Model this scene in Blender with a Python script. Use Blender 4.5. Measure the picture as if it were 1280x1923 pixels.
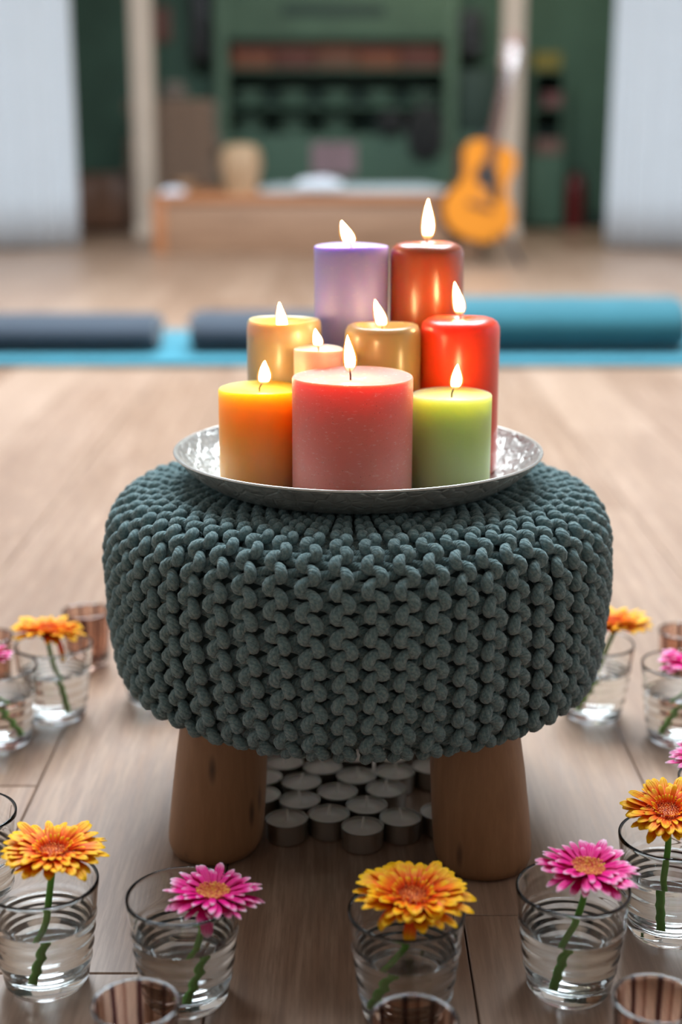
import bpy, bmesh, math, random
import numpy as np
from mathutils import Vector, Matrix
random.seed(7)
PI = math.pi
S = bpy.context.scene
C = S.collection
for o in list(bpy.data.objects): bpy.data.objects.remove(o)

# ---------------------------------------------------------------- camera
H = 0.62; PITCH = math.radians(14.75); F = 2671.0
cam_d = bpy.data.cameras.new('camera'); cam = bpy.data.objects.new('camera', cam_d); C.objects.link(cam)
cam.location = (0, 0, H); cam.rotation_euler = (PI/2 - PITCH, 0, 0)
cam_d.sensor_fit = 'VERTICAL'; cam_d.sensor_height = 36.0; cam_d.lens = 36.0*F/1923
cam_d.clip_start = 0.05; cam_d.clip_end = 60
cam_d.dof.use_dof = True; cam_d.dof.focus_distance = 1.15; cam_d.dof.aperture_fstop = 2.7
S.camera = cam
S.view_settings.view_transform = 'Standard'; S.view_settings.look = 'None'
S.view_settings.exposure = 0.0; S.view_settings.gamma = 1.0; S.view_settings.use_curve_mapping = False

FW = Vector((0, math.cos(PITCH), -math.sin(PITCH))); UP = Vector((0, math.sin(PITCH), math.cos(PITCH)))
def at(px, py, D=None, z=None):
    """real place of a point seen at (px,py): at distance D along the floor, or at height z"""
    d = FW + Vector((1,0,0))*((px-640)/F) - UP*((py-961.5)/F)
    t = D/d.y if D is not None else (z-H)/d.z
    return Vector((0,0,H)) + d*t
def xat(px, D, z=0.0):
    return (px-640)/F*(D*math.cos(PITCH)+(H-z)*math.sin(PITCH))

# ---------------------------------------------------------------- world and light
w = bpy.data.worlds.new('world'); S.world = w; w.use_nodes = True
w.node_tree.nodes['Background'].inputs[0].default_value = (0.75, 0.87, 1.0, 1)
w.node_tree.nodes['Background'].inputs[1].default_value = 0.6
def area(name, loc, rot, sx, sy, power, col):
    l = bpy.data.lights.new(name, 'AREA'); l.shape = 'RECTANGLE'; l.size = sx; l.size_y = sy
    l.energy = power; l.color = col
    o = bpy.data.objects.new(name, l); o.location = loc; o.rotation_euler = rot; C.objects.link(o); return o
area('skylight_daylight', (0, 3.9, 3.42), (0,0,0), 3.0, 3.0, 520, (0.80,0.91,1.0))
area('left_window_daylight', (-3.9, 3.6, 1.6), (0,-PI/2,0), 2.2, 6.0, 12, (0.95,0.97,1.0))
area('right_window_daylight', (3.9, 3.6, 1.6), (0,PI/2,0), 2.2, 6.0, 11, (0.97,0.97,1.0))
area('alcove_ceiling_lamp', (1.0, 9.3, 2.62), (0,0,0), 1.4, 0.5, 17, (1.0,0.92,0.70))

# ---------------------------------------------------------------- helpers
def link_mesh(name, verts, faces, mat=None, parent=None, smooth=True, uvs=None):
    me = bpy.data.meshes.new(name); me.from_pydata([tuple(v) for v in verts], [], faces)
    if uvs is not None:
        uvl = me.uv_layers.new(name='UVMap')
        for p in me.polygons:
            for li in p.loop_indices:
                uvl.data[li].uv = uvs[me.loops[li].vertex_index]
    if smooth: me.shade_smooth()
    o = bpy.data.objects.new(name, me); C.objects.link(o)
    if mat: me.materials.append(mat)
    if parent: o.parent = parent
    return o
def from_bm(name, bm, mat=None, parent=None, smooth=False):
    bmesh.ops.recalc_face_normals(bm, faces=bm.faces)
    me = bpy.data.meshes.new(name); bm.to_mesh(me); bm.free()
    if smooth: me.shade_smooth()
    o = bpy.data.objects.new(name, me); C.objects.link(o)
    if mat: me.materials.append(mat)
    if parent: o.parent = parent
    return o
def autosmooth(o, ang=0.6):
    me = o.data; me.shade_smooth()
    me.set_sharp_from_angle(angle=ang)
    return o
def tag(o, label, cat, group=None):
    o['label'] = label; o['category'] = cat
    if group: o['group'] = group
    return o
def thing(name, label, cat, loc=(0,0,0), rz=0, group=None):
    o = bpy.data.objects.new(name, None); o.empty_display_size = 0.02; C.objects.link(o)
    o.location = loc; o.rotation_euler = (0,0,rz)
    return tag(o, label, cat, group)
def structure(o): o['kind'] = 'structure'; return o
def dup(root, loc, rz=0, label=None, scale=None):
    r = root.copy(); C.objects.link(r); r.location = loc; r.rotation_euler = (0,0,rz)
    if label: r['label'] = label
    if scale: r.scale = scale
    for ch in list(root.children):
        c = ch.copy(); C.objects.link(c); c.parent = r
        for g in list(ch.children):
            d = g.copy(); C.objects.link(d); d.parent = c
    return r
def add_box(bm, x0, x1, y0, y1, z0, z1, bev=0.0, M=None):
    g = bmesh.ops.create_cube(bm, size=1.0)
    vs = g['verts']
    for v in vs:
        v.co = Vector(((x0+x1)/2+v.co.x*(x1-x0), (y0+y1)/2+v.co.y*(y1-y0), (z0+z1)/2+v.co.z*(z1-z0)))
    if bev > 0:
        es = list({e for v in vs for e in v.link_edges})
        r = bmesh.ops.bevel(bm, geom=es, offset=bev, segments=2, affect='EDGES', profile=0.5)
        vs = list({v for f in r['faces'] for v in f.verts} | {v for v in vs if v.is_valid})
    if M is not None:
        for v in vs: v.co = M @ v.co
    return vs
def box_obj(name, dims, mat, parent=None, bev=0.004, M=None):
    bm = bmesh.new(); add_box(bm, *dims, bev=bev, M=M)
    return autosmooth(from_bm(name, bm, mat, parent))
def lathe(name, prof, mat, parent=None, n=64, loc=(0,0,0), close=False, sx=1, sy=1, sharp=0.7, wob=None):
    """prof: list of (r,z), outer surface going up; r=0 gives a pole"""
    verts=[]; faces=[]; rings=[]
    for (r,z) in prof:
        if r < 1e-7:
            verts.append((loc[0],loc[1],loc[2]+z)); rings.append([len(verts)-1])
        else:
            ring=[]
            for i in range(n):
                a=2*PI*i/n; rr=r; zz=z
                if wob: rr, zz = wob(r,z,a)
                verts.append((loc[0]+rr*math.cos(a)*sx, loc[1]+rr*math.sin(a)*sy, loc[2]+zz)); ring.append(len(verts)-1)
            rings.append(ring)
    pairs = list(zip(rings[:-1], rings[1:]))
    if close: pairs.append((rings[-1], rings[0]))
    for a,b in pairs:
        for i in range(n):
            j=(i+1)%n
            if len(a)==1 and len(b)==1: continue
            if len(a)==1: faces.append((a[0], b[j], b[i]))
            elif len(b)==1: faces.append((a[i], a[j], b[0]))
            else: faces.append((a[i],a[j],b[j],b[i]))
    o = link_mesh(name, verts, faces, mat, parent, smooth=True)
    o.data.set_sharp_from_angle(angle=sharp)
    return o
def tube_arrays(path, radii, n=8, ref=None, cap=True):
    """path Nx3, radii N, ref Nx3 reference normals -> verts, faces, uv(v=length,u=angle)"""
    path=np.asarray(path,float); N=len(path); radii=np.broadcast_to(radii,(N,))
    T=np.gradient(path,axis=0); T/=np.linalg.norm(T,axis=1)[:,None]+1e-12
    if ref is None:
        ref=np.zeros((N,3)); v=np.array([0.3,0.2,1.0]); 
        if abs(T[0]@(v/np.linalg.norm(v)))>0.9: v=np.array([1.0,0.1,0.0])
        v = v-T[0]*(v@T[0]); v/=np.linalg.norm(v)
        for i in range(N):
            v = v-T[i]*(v@T[i]); v/=np.linalg.norm(v)+1e-12; ref[i]=v
    else:
        ref = ref - T*np.sum(ref*T,axis=1)[:,None]; ref/=np.linalg.norm(ref,axis=1)[:,None]+1e-9
    B=np.cross(T,ref)
    a=np.arange(n)*2*PI/n
    V=(path[:,None,:]+radii[:,None,None]*(np.cos(a)[None,:,None]*ref[:,None,:]+np.sin(a)[None,:,None]*B[:,None,:])).reshape(-1,3)
    idx=np.arange(N*n).reshape(N,n)
    a0=idx[:-1]; a1=idx[1:]
    Fq=np.stack([a0,np.roll(a0,-1,1),np.roll(a1,-1,1),a1],-1).reshape(-1,4)
    return V,Fq
def tube(name, path, radii, mat, parent=None, n=8):
    V,Fq=tube_arrays(path,radii,n)
    faces=[tuple(int(i) for i in f) for f in Fq]
    N=len(path)
    faces.append(tuple(reversed(range(n)))); faces.append(tuple(range((N-1)*n,N*n)))
    o=link_mesh(name,V.tolist(),faces,mat,parent); o.data.set_sharp_from_angle(angle=1.0); return o
def add_tube(bm, pts, r, n=8):
    rr = r if hasattr(r,'__len__') else [r]*len(pts)
    V,Fq=tube_arrays([tuple(p) for p in pts], np.array(rr,float), n)
    vs=[bm.verts.new(v) for v in V]
    for f in Fq: bm.faces.new([vs[i] for i in f])
    bm.faces.new(vs[:n][::-1]); bm.faces.new(vs[-n:])

# ---------------------------------------------------------------- materials
def mat(name, col=(0.5,0.5,0.5), rough=0.5, **kw):
    m = bpy.data.materials.new(name); m.use_nodes = True
    b = m.node_tree.nodes['Principled BSDF']
    b.inputs['Base Color'].default_value = (*col,1); b.inputs['Roughness'].default_value = rough
    for k,v in kw.items(): b.inputs[k.replace('_',' ')].default_value = v
    return m
class NT:
    def __init__(s,m): s.t=m.node_tree; s.b=s.t.nodes.get('Principled BSDF'); s.out=s.t.nodes['Material Output']
    def n(s,typ,**kw):
        x=s.t.nodes.new(typ)
        for k,v in kw.items():
            if k.startswith('i_'): x.inputs[k[2:].replace('_',' ')].default_value=v
            else: setattr(x,k,v)
        return x
    def l(s,a,b): s.t.links.new(a,b)
    def ramp(s,fac,stops,interp='LINEAR'):
        r=s.n('ShaderNodeValToRGB'); r.color_ramp.interpolation=interp
        e=r.color_ramp.elements
        while len(e)<len(stops): e.new(0.5)
        for k,(p,c) in enumerate(stops):
            e[k].position=p; e[k].color=(*c,1) if len(c)==3 else c
        s.l(fac,r.inputs[0]); return r.outputs[0]
    def mix(s,fac,a,b,blend='MIX'):
        x=s.n('ShaderNodeMix',data_type='RGBA',blend_type=blend)
        for sock,v in ((x.inputs[0],fac),(x.inputs[6],a),(x.inputs[7],b)):
            if hasattr(v,'links'): s.l(v,sock)
            else: sock.default_value = v if not isinstance(v,tuple) else (*v,1)
        return x.outputs[2]
    def math(s,op,a,b=0.0):
        x=s.n('ShaderNodeMath',operation=op)
        for sock,v in ((x.inputs[0],a),(x.inputs[1],b)):
            if hasattr(v,'links'): s.l(v,sock)
            else: sock.default_value=v
        return x.outputs[0]
    def noise(s,vec,scale,detail=3,rough=0.5):
        x=s.n('ShaderNodeTexNoise'); x.inputs['Scale'].default_value=scale; x.inputs['Detail'].default_value=detail; x.inputs['Roughness'].default_value=rough
        if vec is not None: s.l(vec,x.inputs['Vector'])
        return x.outputs['Fac']
    def bump(s,h,strength=0.3,dist=0.001):
        x=s.n('ShaderNodeBump'); x.inputs['Strength'].default_value=strength; x.inputs['Distance'].default_value=dist
        s.l(h,x.inputs['Height']); s.l(x.outputs[0],s.b.inputs['Normal'])
    def coord(s,which='Object'): return s.n('ShaderNodeTexCoord').outputs[which]
    def mapping(s,vec,scale=(1,1,1),loc=(0,0,0),rot=(0,0,0)):
        x=s.n('ShaderNodeMapping'); s.l(vec,x.inputs[0]); x.inputs['Scale'].default_value=scale; x.inputs['Location'].default_value=loc; x.inputs['Rotation'].default_value=rot
        return x.outputs[0]

# floor wood
M_floor = mat('oak_floor',(0.3,0.2,0.14),0.4); nt=NT(M_floor)
co=nt.coord('Object'); at_=nt.n('ShaderNodeAttribute',attribute_name='plank'); pv=at_.outputs['Color']
off=nt.n('ShaderNodeVectorMath',operation='SCALE'); nt.l(pv,off.inputs[0]); off.inputs['Scale'].default_value=37.0
ad=nt.n('ShaderNodeVectorMath',operation='ADD'); nt.l(co,ad.inputs[0]); nt.l(off.outputs[0],ad.inputs[1])
v1=nt.mapping(ad.outputs[0],(9,1.1,1)); n1=nt.noise(v1,1.6,5,0.6)
v2=nt.mapping(ad.outputs[0],(260,14,1)); n2=nt.noise(v2,1.0,4,0.65)
wv=nt.n('ShaderNodeTexWave',wave_type='BANDS',bands_direction='X'); nt.l(nt.mapping(ad.outputs[0],(7,0.75,1)),wv.inputs['Vector'])
wv.inputs['Scale'].default_value=1.6; wv.inputs['Distortion'].default_value=7; wv.inputs['Detail'].default_value=3; wv.inputs['Detail Scale'].default_value=1.3
c1=nt.ramp(n1,[(0.25,(0.24,0.138,0.085)),(0.5,(0.36,0.228,0.152)),(0.75,(0.475,0.318,0.228))])
c2=nt.mix(nt.math('MULTIPLY',wv.outputs['Fac'],0.5),c1,(0.24,0.125,0.075))
c3=nt.mix(nt.ramp(n2,[(0.40,(0.55,)*3),(0.60,(0,0,0))]),c2,(0.15,0.08,0.05))
sep=nt.n('ShaderNodeSeparateColor'); nt.l(pv,sep.inputs[0])
c4=nt.mix(nt.math('MULTIPLY',sep.outputs[0],0.35),c3,(0.52,0.36,0.26))
# knots
vk=nt.n('ShaderNodeTexVoronoi'); nt.l(nt.mapping(ad.outputs[0],(3.2,1.7,1)),vk.inputs['Vector']); vk.inputs['Scale'].default_value=1.0
kn=nt.ramp(vk.outputs['Distance'],[(0.0,(1,1,1)),(0.05,(0.7,)*3),(0.12,(0,0,0))])
c5=nt.mix(nt.math('MULTIPLY',kn,0.6),c4,(0.07,0.045,0.035))
nt.l(c5,nt.b.inputs['Base Color'])
nt.l(nt.ramp(n2,[(0.3,(0.42,)*3),(0.7,(0.32,)*3)]),nt.b.inputs['Roughness'])
nt.bump(n2,0.25,0.0006); nt.b.inputs['Specular IOR Level'].default_value=0.6

def wood_mat(name, dark, mid, light, scale=(14,14,1.6), rough=0.5, bump=0.15):
    m=mat(name,mid,rough); t=NT(m); v=t.mapping(t.coord('Object'),scale)
    n=t.noise(v,2.0,5,0.6); f=t.noise(t.mapping(t.coord('Object'),tuple(s*9 for s in scale)),2.0,3,0.6)
    c=t.ramp(n,[(0.25,dark),(0.5,mid),(0.75,light)])
    c=t.mix(t.ramp(f,[(0.4,(0.25,)*3),(0.65,(0,0,0))]),c,dark)
    t.l(c,t.b.inputs['Base Color']); t.bump(f,bump,0.0008); return m
M_leg=wood_mat('teak_leg_wood',(0.24,0.11,0.045),(0.36,0.175,0.08),(0.44,0.23,0.11),(16,16,2.2),0.48)
t=NT(M_leg)
# cracks and dents on the turned legs
base=t.b.inputs['Base Color'].links[0].from_socket
vc=t.n('ShaderNodeTexVoronoi'); t.l(t.mapping(t.coord('Object'),(34,34,9),(0.35,0.1,0.3)),vc.inputs['Vector']); vc.inputs['Scale'].default_value=1.0
cr=t.ramp(vc.outputs['Distance'],[(0.0,(1,1,1)),(0.08,(0.6,)*3),(0.15,(0,0,0))])
t.l(t.mix(t.math('MULTIPLY',cr,0.8),base,(0.03,0.018,0.012)),t.b.inputs['Base Color'])
M_bench=wood_mat('platform_wood',(0.25,0.135,0.075),(0.35,0.195,0.115),(0.42,0.245,0.145),(1.2,10,10),0.55)
M_benchtop=wood_mat('platform_top_wood',(0.36,0.13,0.05),(0.46,0.18,0.07),(0.52,0.22,0.09),(1.2,10,10),0.5)
M_carve=wood_mat('carved_wood',(0.28,0.15,0.07),(0.46,0.30,0.17),(0.56,0.38,0.24),(6,6,2),0.6)
M_brown=wood_mat('dark_brown_wood',(0.10,0.045,0.025),(0.16,0.07,0.035),(0.2,0.09,0.05),(2,8,8),0.5)

def paint(name,col,rough=0.7,var=0.12,sc=4):
    m=mat(name,col,rough); t=NT(m); n=t.noise(t.coord('Object'),sc,4)
    t.l(t.mix(t.ramp(n,[(0.3,(0,0,0)),(0.7,(1,1,1))]),tuple(c*(1-var) for c in col),tuple(min(1,c*(1+var)) for c in col)),t.b.inputs['Base Color'])
    t.bump(t.noise(t.coord('Object'),180,2),0.05,0.0005); return m
M_green=paint('green_wall_paint',(0.058,0.118,0.078)); M_green2=paint('sage_green_paint',(0.082,0.142,0.090)); M_dgreen=paint('dark_green_paint',(0.025,0.05,0.038))
M_white=paint('white_wall_paint',(0.78,0.77,0.74),0.8,0.04); M_post=paint('cream_post_paint',(0.66,0.53,0.42),0.6,0.06)
M_black=paint('black_plastic',(0.012,0.012,0.013),0.5,0.1)
M_red=paint('red_enamel',(0.13,0.012,0.012),0.35,0.1)

def cloth(name,col,scale=900,var=0.18,rough=0.9,low=6):
    m=mat(name,col,rough); t=NT(m); o=t.coord('Object')
    n=t.noise(o,low,4); f=t.noise(o,scale,2)
    a=t.mix(n,tuple(c*(1-var) for c in col),tuple(min(1,c*(1+var)) for c in col))
    t.l(a,t.b.inputs['Base Color']); t.b.inputs['Sheen Weight'].default_value=0.25; t.b.inputs['Sheen Roughness'].default_value=0.5
    t.bump(f,0.4,0.0008); return m
M_curtain=cloth('white_curtain_cloth',(0.58,0.61,0.64),300,0.03)
M_navy=cloth('slate_bolster_cloth',(0.022,0.033,0.05)); M_teal=cloth('teal_bolster_cloth',(0.010,0.105,0.135)); M_mat=cloth('turquoise_mat_cloth',(0.02,0.18,0.24))
M_blanket=cloth('brown_blanket_wool',(0.24,0.15,0.10),200); M_lblue=cloth('pale_blue_sheet',(0.55,0.66,0.72),200,0.05); M_wsheet=cloth('white_paper_cloth',(0.8,0.82,0.9),200,0.04)
M_pinkpaper=paint('dusty_pink_paper',(0.30,0.20,0.22),0.8,0.1); M_coat=cloth('black_coat_cloth',(0.012,0.013,0.014),200)

# cord of the knitted cover: UV u = turns round the cord, v = metres along it
M_cord=mat('teal_cotton_cord',(0.13,0.2,0.2),0.95); t=NT(M_cord)
uv=t.coord('UV'); su=t.n('ShaderNodeSeparateXYZ'); t.l(uv,su.inputs[0])
ph=t.math('ADD',t.math('MULTIPLY',su.outputs[0],3.0),t.math('MULTIPLY',su.outputs[1],150.0))
sn=t.math('SINE',t.math('MULTIPLY',ph,2*PI)); sn=t.math('ABSOLUTE',sn)
ob=t.coord('Object')
fz=t.noise(ob,1100,4,0.75); fz2=t.noise(ob,420,3)
col=t.ramp(fz2,[(0.28,(0.10,0.19,0.205)),(0.5,(0.20,0.33,0.34)),(0.72,(0.34,0.45,0.44))])
col=t.mix(t.math('MULTIPLY',t.ramp(fz,[(0.5,(0,0,0)),(0.75,(1,1,1))]),0.5),col,(0.30,0.29,0.24))
col=t.mix(t.ramp(sn,[(0.0,(0.4,)*3),(0.3,(0,0,0))]),col,(0.055,0.085,0.085))
t.l(col,t.b.inputs['Base Color']); t.b.inputs['Sheen Weight'].default_value=0.35; t.b.inputs['Sheen Roughness'].default_value=0.4
t.b.inputs['Specular IOR Level'].default_value=0.2
hh=t.math('ADD',t.math('MULTIPLY',sn,0.55),t.math('MULTIPLY',fz,0.9)); t.bump(hh,0.9,0.0016)
M_body=mat('inner_cushion_cloth',(0.08,0.12,0.12),0.95)

# metal tray
M_tray=mat('hammered_silver',(0.48,0.46,0.42),0.32,Metallic=0.75); t=NT(M_tray)
o_=t.coord('Object'); vo=t.n('ShaderNodeTexVoronoi',feature='DISTANCE_TO_EDGE'); t.l(o_,vo.inputs['Vector']); vo.inputs['Scale'].default_value=75
wv=t.n('ShaderNodeTexWave',wave_type='RINGS',rings_direction='Z'); t.l(o_,wv.inputs['Vector']); wv.inputs['Scale'].default_value=14; wv.inputs['Distortion'].default_value=9; wv.inputs['Detail'].default_value=3; wv.inputs['Detail Scale'].default_value=4
t.bump(t.math('ADD',t.math('MULTIPLY',t.math('MINIMUM',vo.outputs['Distance'],0.12),5.0),t.math('MULTIPLY',wv.outputs['Fac'],0.6)),0.8,0.0012)
n=t.noise(o_,30,4); t.l(t.ramp(n,[(0.35,(0.36,0.345,0.315)),(0.65,(0.72,0.70,0.65))]),t.b.inputs['Base Color'])
t.l(t.ramp(n,[(0.3,(0.5,)*3),(0.7,(0.25,)*3)]),t.b.inputs['Roughness'])
M_trayrim=mat('polished_tray_rim',(0.62,0.60,0.56),0.3,Metallic=1.0)
M_alu=mat('tealight_aluminium',(0.52,0.49,0.44),0.38,Metallic=1.0); t=NT(M_alu); t.bump(t.noise(t.mapping(t.coord('Object'),(300,300,30)),1.0,2),0.2,0.0004)
M_twax=mat('white_tealight_wax',(0.86,0.77,0.69),0.45,Subsurface_Weight=0.3,Subsurface_Scale=0.004)
M_twick=mat('white_wick',(0.75,0.70,0.62),0.9)
M_wick=mat('burnt_wick',(0.015,0.012,0.012),0.9)

def wax(name,col,bottom=None,rough=0.45,frost=0.0,scale=0.03,z0=0.0,z1=0.1,radius=(1.0,0.45,0.2),coat=0.0,sss=1.0):
    m=mat(name,col,rough); t=NT(m); o=t.coord('Object'); sp=t.n('ShaderNodeSeparateXYZ'); t.l(o,sp.inputs[0])
    n=t.noise(o,26,5,0.65); c=t.mix(t.math('MULTIPLY',n,0.2),col,tuple(x*0.8 for x in col))
    if bottom:
        # pale crystalline bloom of rustic wax, thickest at the foot; on lilac a darker tone
        g=t.n('ShaderNodeMapRange'); t.l(sp.outputs[2],g.inputs[0]); g.inputs[1].default_value=z0; g.inputs[2].default_value=z1; g.inputs[3].default_value=1; g.inputs[4].default_value=0
        f=t.math('MULTIPLY',g.outputs[0],t.math('ADD',t.math('MULTIPLY',n,0.9),0.25)); c=t.mix(f,c,bottom)
    if frost>0:
        sc=t.noise(t.mapping(o,(60,60,200)),3,3,0.7); c=t.mix(t.math('MULTIPLY',t.ramp(sc,[(0.60,(0,0,0)),(0.70,(1,1,1))]),frost),c,(0.9,0.72,0.66))
        sp2=t.noise(o,700,1); c=t.mix(t.math('MULTIPLY',t.ramp(sp2,[(0.70,(0,0,0)),(0.76,(1,1,1))]),frost),c,tuple(x*0.35 for x in col))
    t.l(c,t.b.inputs['Base Color'])
    t.b.inputs['Subsurface Weight'].default_value=sss; t.b.inputs['Subsurface Radius'].default_value=radius; t.b.inputs['Subsurface Scale'].default_value=scale
    if coat: t.b.inputs['Coat Weight'].default_value=coat; t.b.inputs['Coat Roughness'].default_value=0.22
    t.bump(t.math('ADD',t.noise(o,120,4),t.math('MULTIPLY',t.noise(t.mapping(o,(1,1,3)),900,2),0.25)),0.12,0.0006)
    return m

def flame_mat(name,stops,strength,alpha_stops):
    m=bpy.data.materials.new(name); m.use_nodes=True; t=NT(m); t.t.nodes.remove(t.b)
    o=t.coord('Generated'); sp=t.n('ShaderNodeSeparateXYZ'); t.l(o,sp.inputs[0])
    e=t.n('ShaderNodeEmission'); e.inputs[1].default_value=strength; t.l(t.ramp(sp.outputs[2],stops),e.inputs[0])
    tr=t.n('ShaderNodeBsdfTransparent'); mx=t.n('ShaderNodeMixShader'); t.l(t.ramp(sp.outputs[2],alpha_stops),mx.inputs[0])
    t.l(tr.outputs[0],mx.inputs[1]); t.l(e.outputs[0],mx.inputs[2]); t.l(mx.outputs[0],t.out.inputs['Surface']); return m
M_core=flame_mat('flame_core',[(0,(1.0,0.35,0.08)),(0.3,(1.0,0.62,0.27)),(1,(1.0,0.64,0.29))],105.0,[(0.0,(0.0,)*3),(0.12,(0.01,)*3),(0.34,(1,1,1))])
M_halo=flame_mat('flame_mantle',[(0,(0.9,0.25,0.05)),(0.5,(1.0,0.42,0.06)),(1,(1.0,0.36,0.04))],1.6,[(0.0,(0.05,)*3),(0.3,(0.4,)*3),(1,(0.5,)*3)])

def glass_mat(name,col=(1,1,1),rough=0.0,ior=1.48):
    m=mat(name,col,rough); b=m.node_tree.nodes['Principled BSDF']
    b.inputs['Transmission Weight'].default_value=1.0; b.inputs['IOR'].default_value=ior; return m
M_glass=glass_mat('clear_glass',(0.975,0.99,0.985)); M_water=glass_mat('water',(0.99,1,0.995),0,1.33)
M_votive=glass_mat('brown_streaked_glass',(0.8,0.6,0.5),0.0,1.45); t=NT(M_votive)
o_=t.coord('Object'); gr=t.n('ShaderNodeTexGradient',gradient_type='RADIAL'); t.l(o_,gr.inputs[0])
fr=t.math('FRACT',t.math('MULTIPLY',gr.outputs['Fac'],9.0))
wn=t.noise(o_,55,3,0.6)
st=t.ramp(t.math('ADD',fr,t.math('MULTIPLY',wn,0.12)),[(0.0,(0.16,0.06,0.05)),(0.24,(0.10,0.045,0.05)),(0.30,(0.80,0.58,0.46)),(0.62,(0.85,0.62,0.50)),(0.70,(0.30,0.12,0.08)),(0.78,(0.75,0.5,0.4)),(1.0,(0.85,0.62,0.5))])
t.l(st,t.b.inputs['Base Color'])

def petal_mat(name,stops,stripe):
    m=mat(name,(1,0.5,0.1),0.5); t=NT(m); uv=t.coord('UV'); s=t.n('ShaderNodeSeparateXYZ'); t.l(uv,s.inputs[0])
    nn=t.noise(t.coord('Object'),160,2); v=t.math('ADD',s.outputs[1],t.math('MULTIPLY',t.math('SUBTRACT',nn,0.5),0.22))
    # streaks run along the petal and reach further along its middle
    sv=t.math('SINE',t.math('MULTIPLY',s.outputs[0],25.0)); v=t.math('ADD',v,t.math('MULTIPLY',sv,0.05))
    c=t.ramp(v,stops); t.l(c,t.b.inputs['Base Color'])
    t.b.inputs['Subsurface Weight'].default_value=0.2; t.b.inputs['Subsurface Scale'].default_value=0.002; t.b.inputs['Specular IOR Level'].default_value=0.2
    t.bump(sv,0.35,0.0003); return m
M_pet_o=petal_mat('orange_petal',[(0.0,(0.60,0.02,0.0)),(0.38,(0.95,0.07,0.0)),(0.64,(1.0,0.21,0.0)),(0.82,(1.0,0.45,0.0)),(1.0,(1.0,0.52,0.005))],0)
M_pet_p=petal_mat('magenta_petal',[(0.0,(0.45,0.0,0.10)),(0.35,(0.72,0.0,0.17)),(0.74,(0.82,0.0,0.24)),(0.90,(0.93,0.25,0.48)),(1.0,(1.0,0.78,0.84))],0)
def disc_mat(name,a,b,c):
    m=mat(name,a,0.6); t=NT(m); n=t.noise(t.coord('Object'),420,1); t.l(t.ramp(n,[(0.35,a),(0.5,b),(0.66,c)]),t.b.inputs['Base Color']); return m
M_disc_o=disc_mat('orange_florets',(0.42,0.05,0.0),(0.80,0.15,0.005),(0.9,0.34,0.05)); M_disc_p=disc_mat('pink_orange_florets',(0.65,0.07,0.06),(0.85,0.25,0.07),(0.85,0.5,0.08))
M_stem=mat('green_stem',(0.055,0.17,0.025),0.5,Subsurface_Weight=0.2,Subsurface_Scale=0.003); t=NT(M_stem); t.l(t.mix(t.noise(t.coord('Object'),60,3),(0.07,0.28,0.025),(0.18,0.48,0.06)),t.b.inputs['Base Color'])
M_calyx=mat('dark_green_calyx',(0.03,0.075,0.02),0.6)

# ================================================================ THE ROOM
# floor of oak planks running away from the camera, seams at x = 0.1 + 0.2k
def build_floor():
    verts=[];faces=[];cols=[]
    g=0.0007; rnd=random.Random(3)
    ends={-1:[0.965],0:[0.30],1:[1.05],-2:[1.291]}
    verts+=[(-4.2,-2.6,-0.02),(4.2,-2.6,-0.02),(4.2,10.6,-0.02),(-4.2,10.6,-0.02)]; faces.append((0,1,2,3)); cols.append((0,0,0))
    for k in range(-21,22):
        x0=-0.1+0.2*k+g; x1=0.1+0.2*k-g
        y=ends[k][0]-2.0*1.45*1 if k in ends else -2.6-rnd.random()*1.4
        while y>-2.6: y-=1.45
        while y<10.6:
            ya=max(y,-2.6)+g; yb=min(y+1.45,10.6)-g; y+=1.45
            b=len(verts); c=(rnd.random(),rnd.random(),rnd.random()); e=0.0009
            verts+=[(x0,ya,-e),(x1,ya,-e),(x1,yb,-e),(x0,yb,-e),(x0+e,ya+e,0),(x1-e,ya+e,0),(x1-e,yb-e,0),(x0+e,yb-e,0),
                    (x0,ya,-0.02),(x1,ya,-0.02),(x1,yb,-0.02),(x0,yb,-0.02)]
            fs=[(4,5,6,7),(0,1,5,4),(1,2,6,5),(2,3,7,6),(3,0,4,7),(8,9,1,0),(9,10,2,1),(10,11,3,2),(11,8,0,3)]
            for f in fs: faces.append(tuple(b+i for i in f)); cols.append(c)
    o=link_mesh('floor',verts,faces,M_floor,smooth=False)
    a=o.data.attributes.new('plank','FLOAT_COLOR','FACE')
    for i,c in enumerate(cols): a.data[i].color=(*c,1)
    return structure(o)
build_floor()
def wall(name,d,m): return structure(box_obj(name,d,m,bev=0))
def wall_with_hole(name, d, hole, m, axis):
    """one wall mesh of four slabs around an opening"""
    bm=bmesh.new(); x0,x1,y0,y1,z0,z1=d; a0,a1,b0,b1=hole
    if axis=='x':
        for (ya,yb,za,zb) in ((y0,a0,z0,z1),(a1,y1,z0,z1),(a0,a1,z0,b0),(a0,a1,b1,z1)): add_box(bm,x0,x1,ya,yb,za,zb)
    else:
        for (xa,xb,ya,yb) in ((x0,a0,y0,y1),(a1,x1,y0,y1),(a0,a1,y0,b0),(a0,a1,b1,y1)): add_box(bm,xa,xb,ya,yb,z0,z1)
    return structure(from_bm(name,bm,m))
wall_with_hole('wall_left',(-4.2,-4.0,-2.6,8.6,0,3.3),(0.5,6.7,0.4,2.8),M_white,'x')
wall_with_hole('wall_right',(4.0,4.2,-2.6,8.6,0,3.3),(0.5,6.7,0.4,2.8),M_white,'x')
wall('wall_behind_camera',(-4.2,4.2,-2.8,-2.6,0,3.3),paint('warm_grey_wall_paint',(0.42,0.41,0.39)))
wall_with_hole('ceiling',(-4.2,4.2,-2.8,8.6,3.3,3.5),(-1.5,1.5,2.4,5.4),M_white,'z')
wall('wall_back',(-4.2,4.2,10.4,10.6,0,3.3),M_green)
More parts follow.
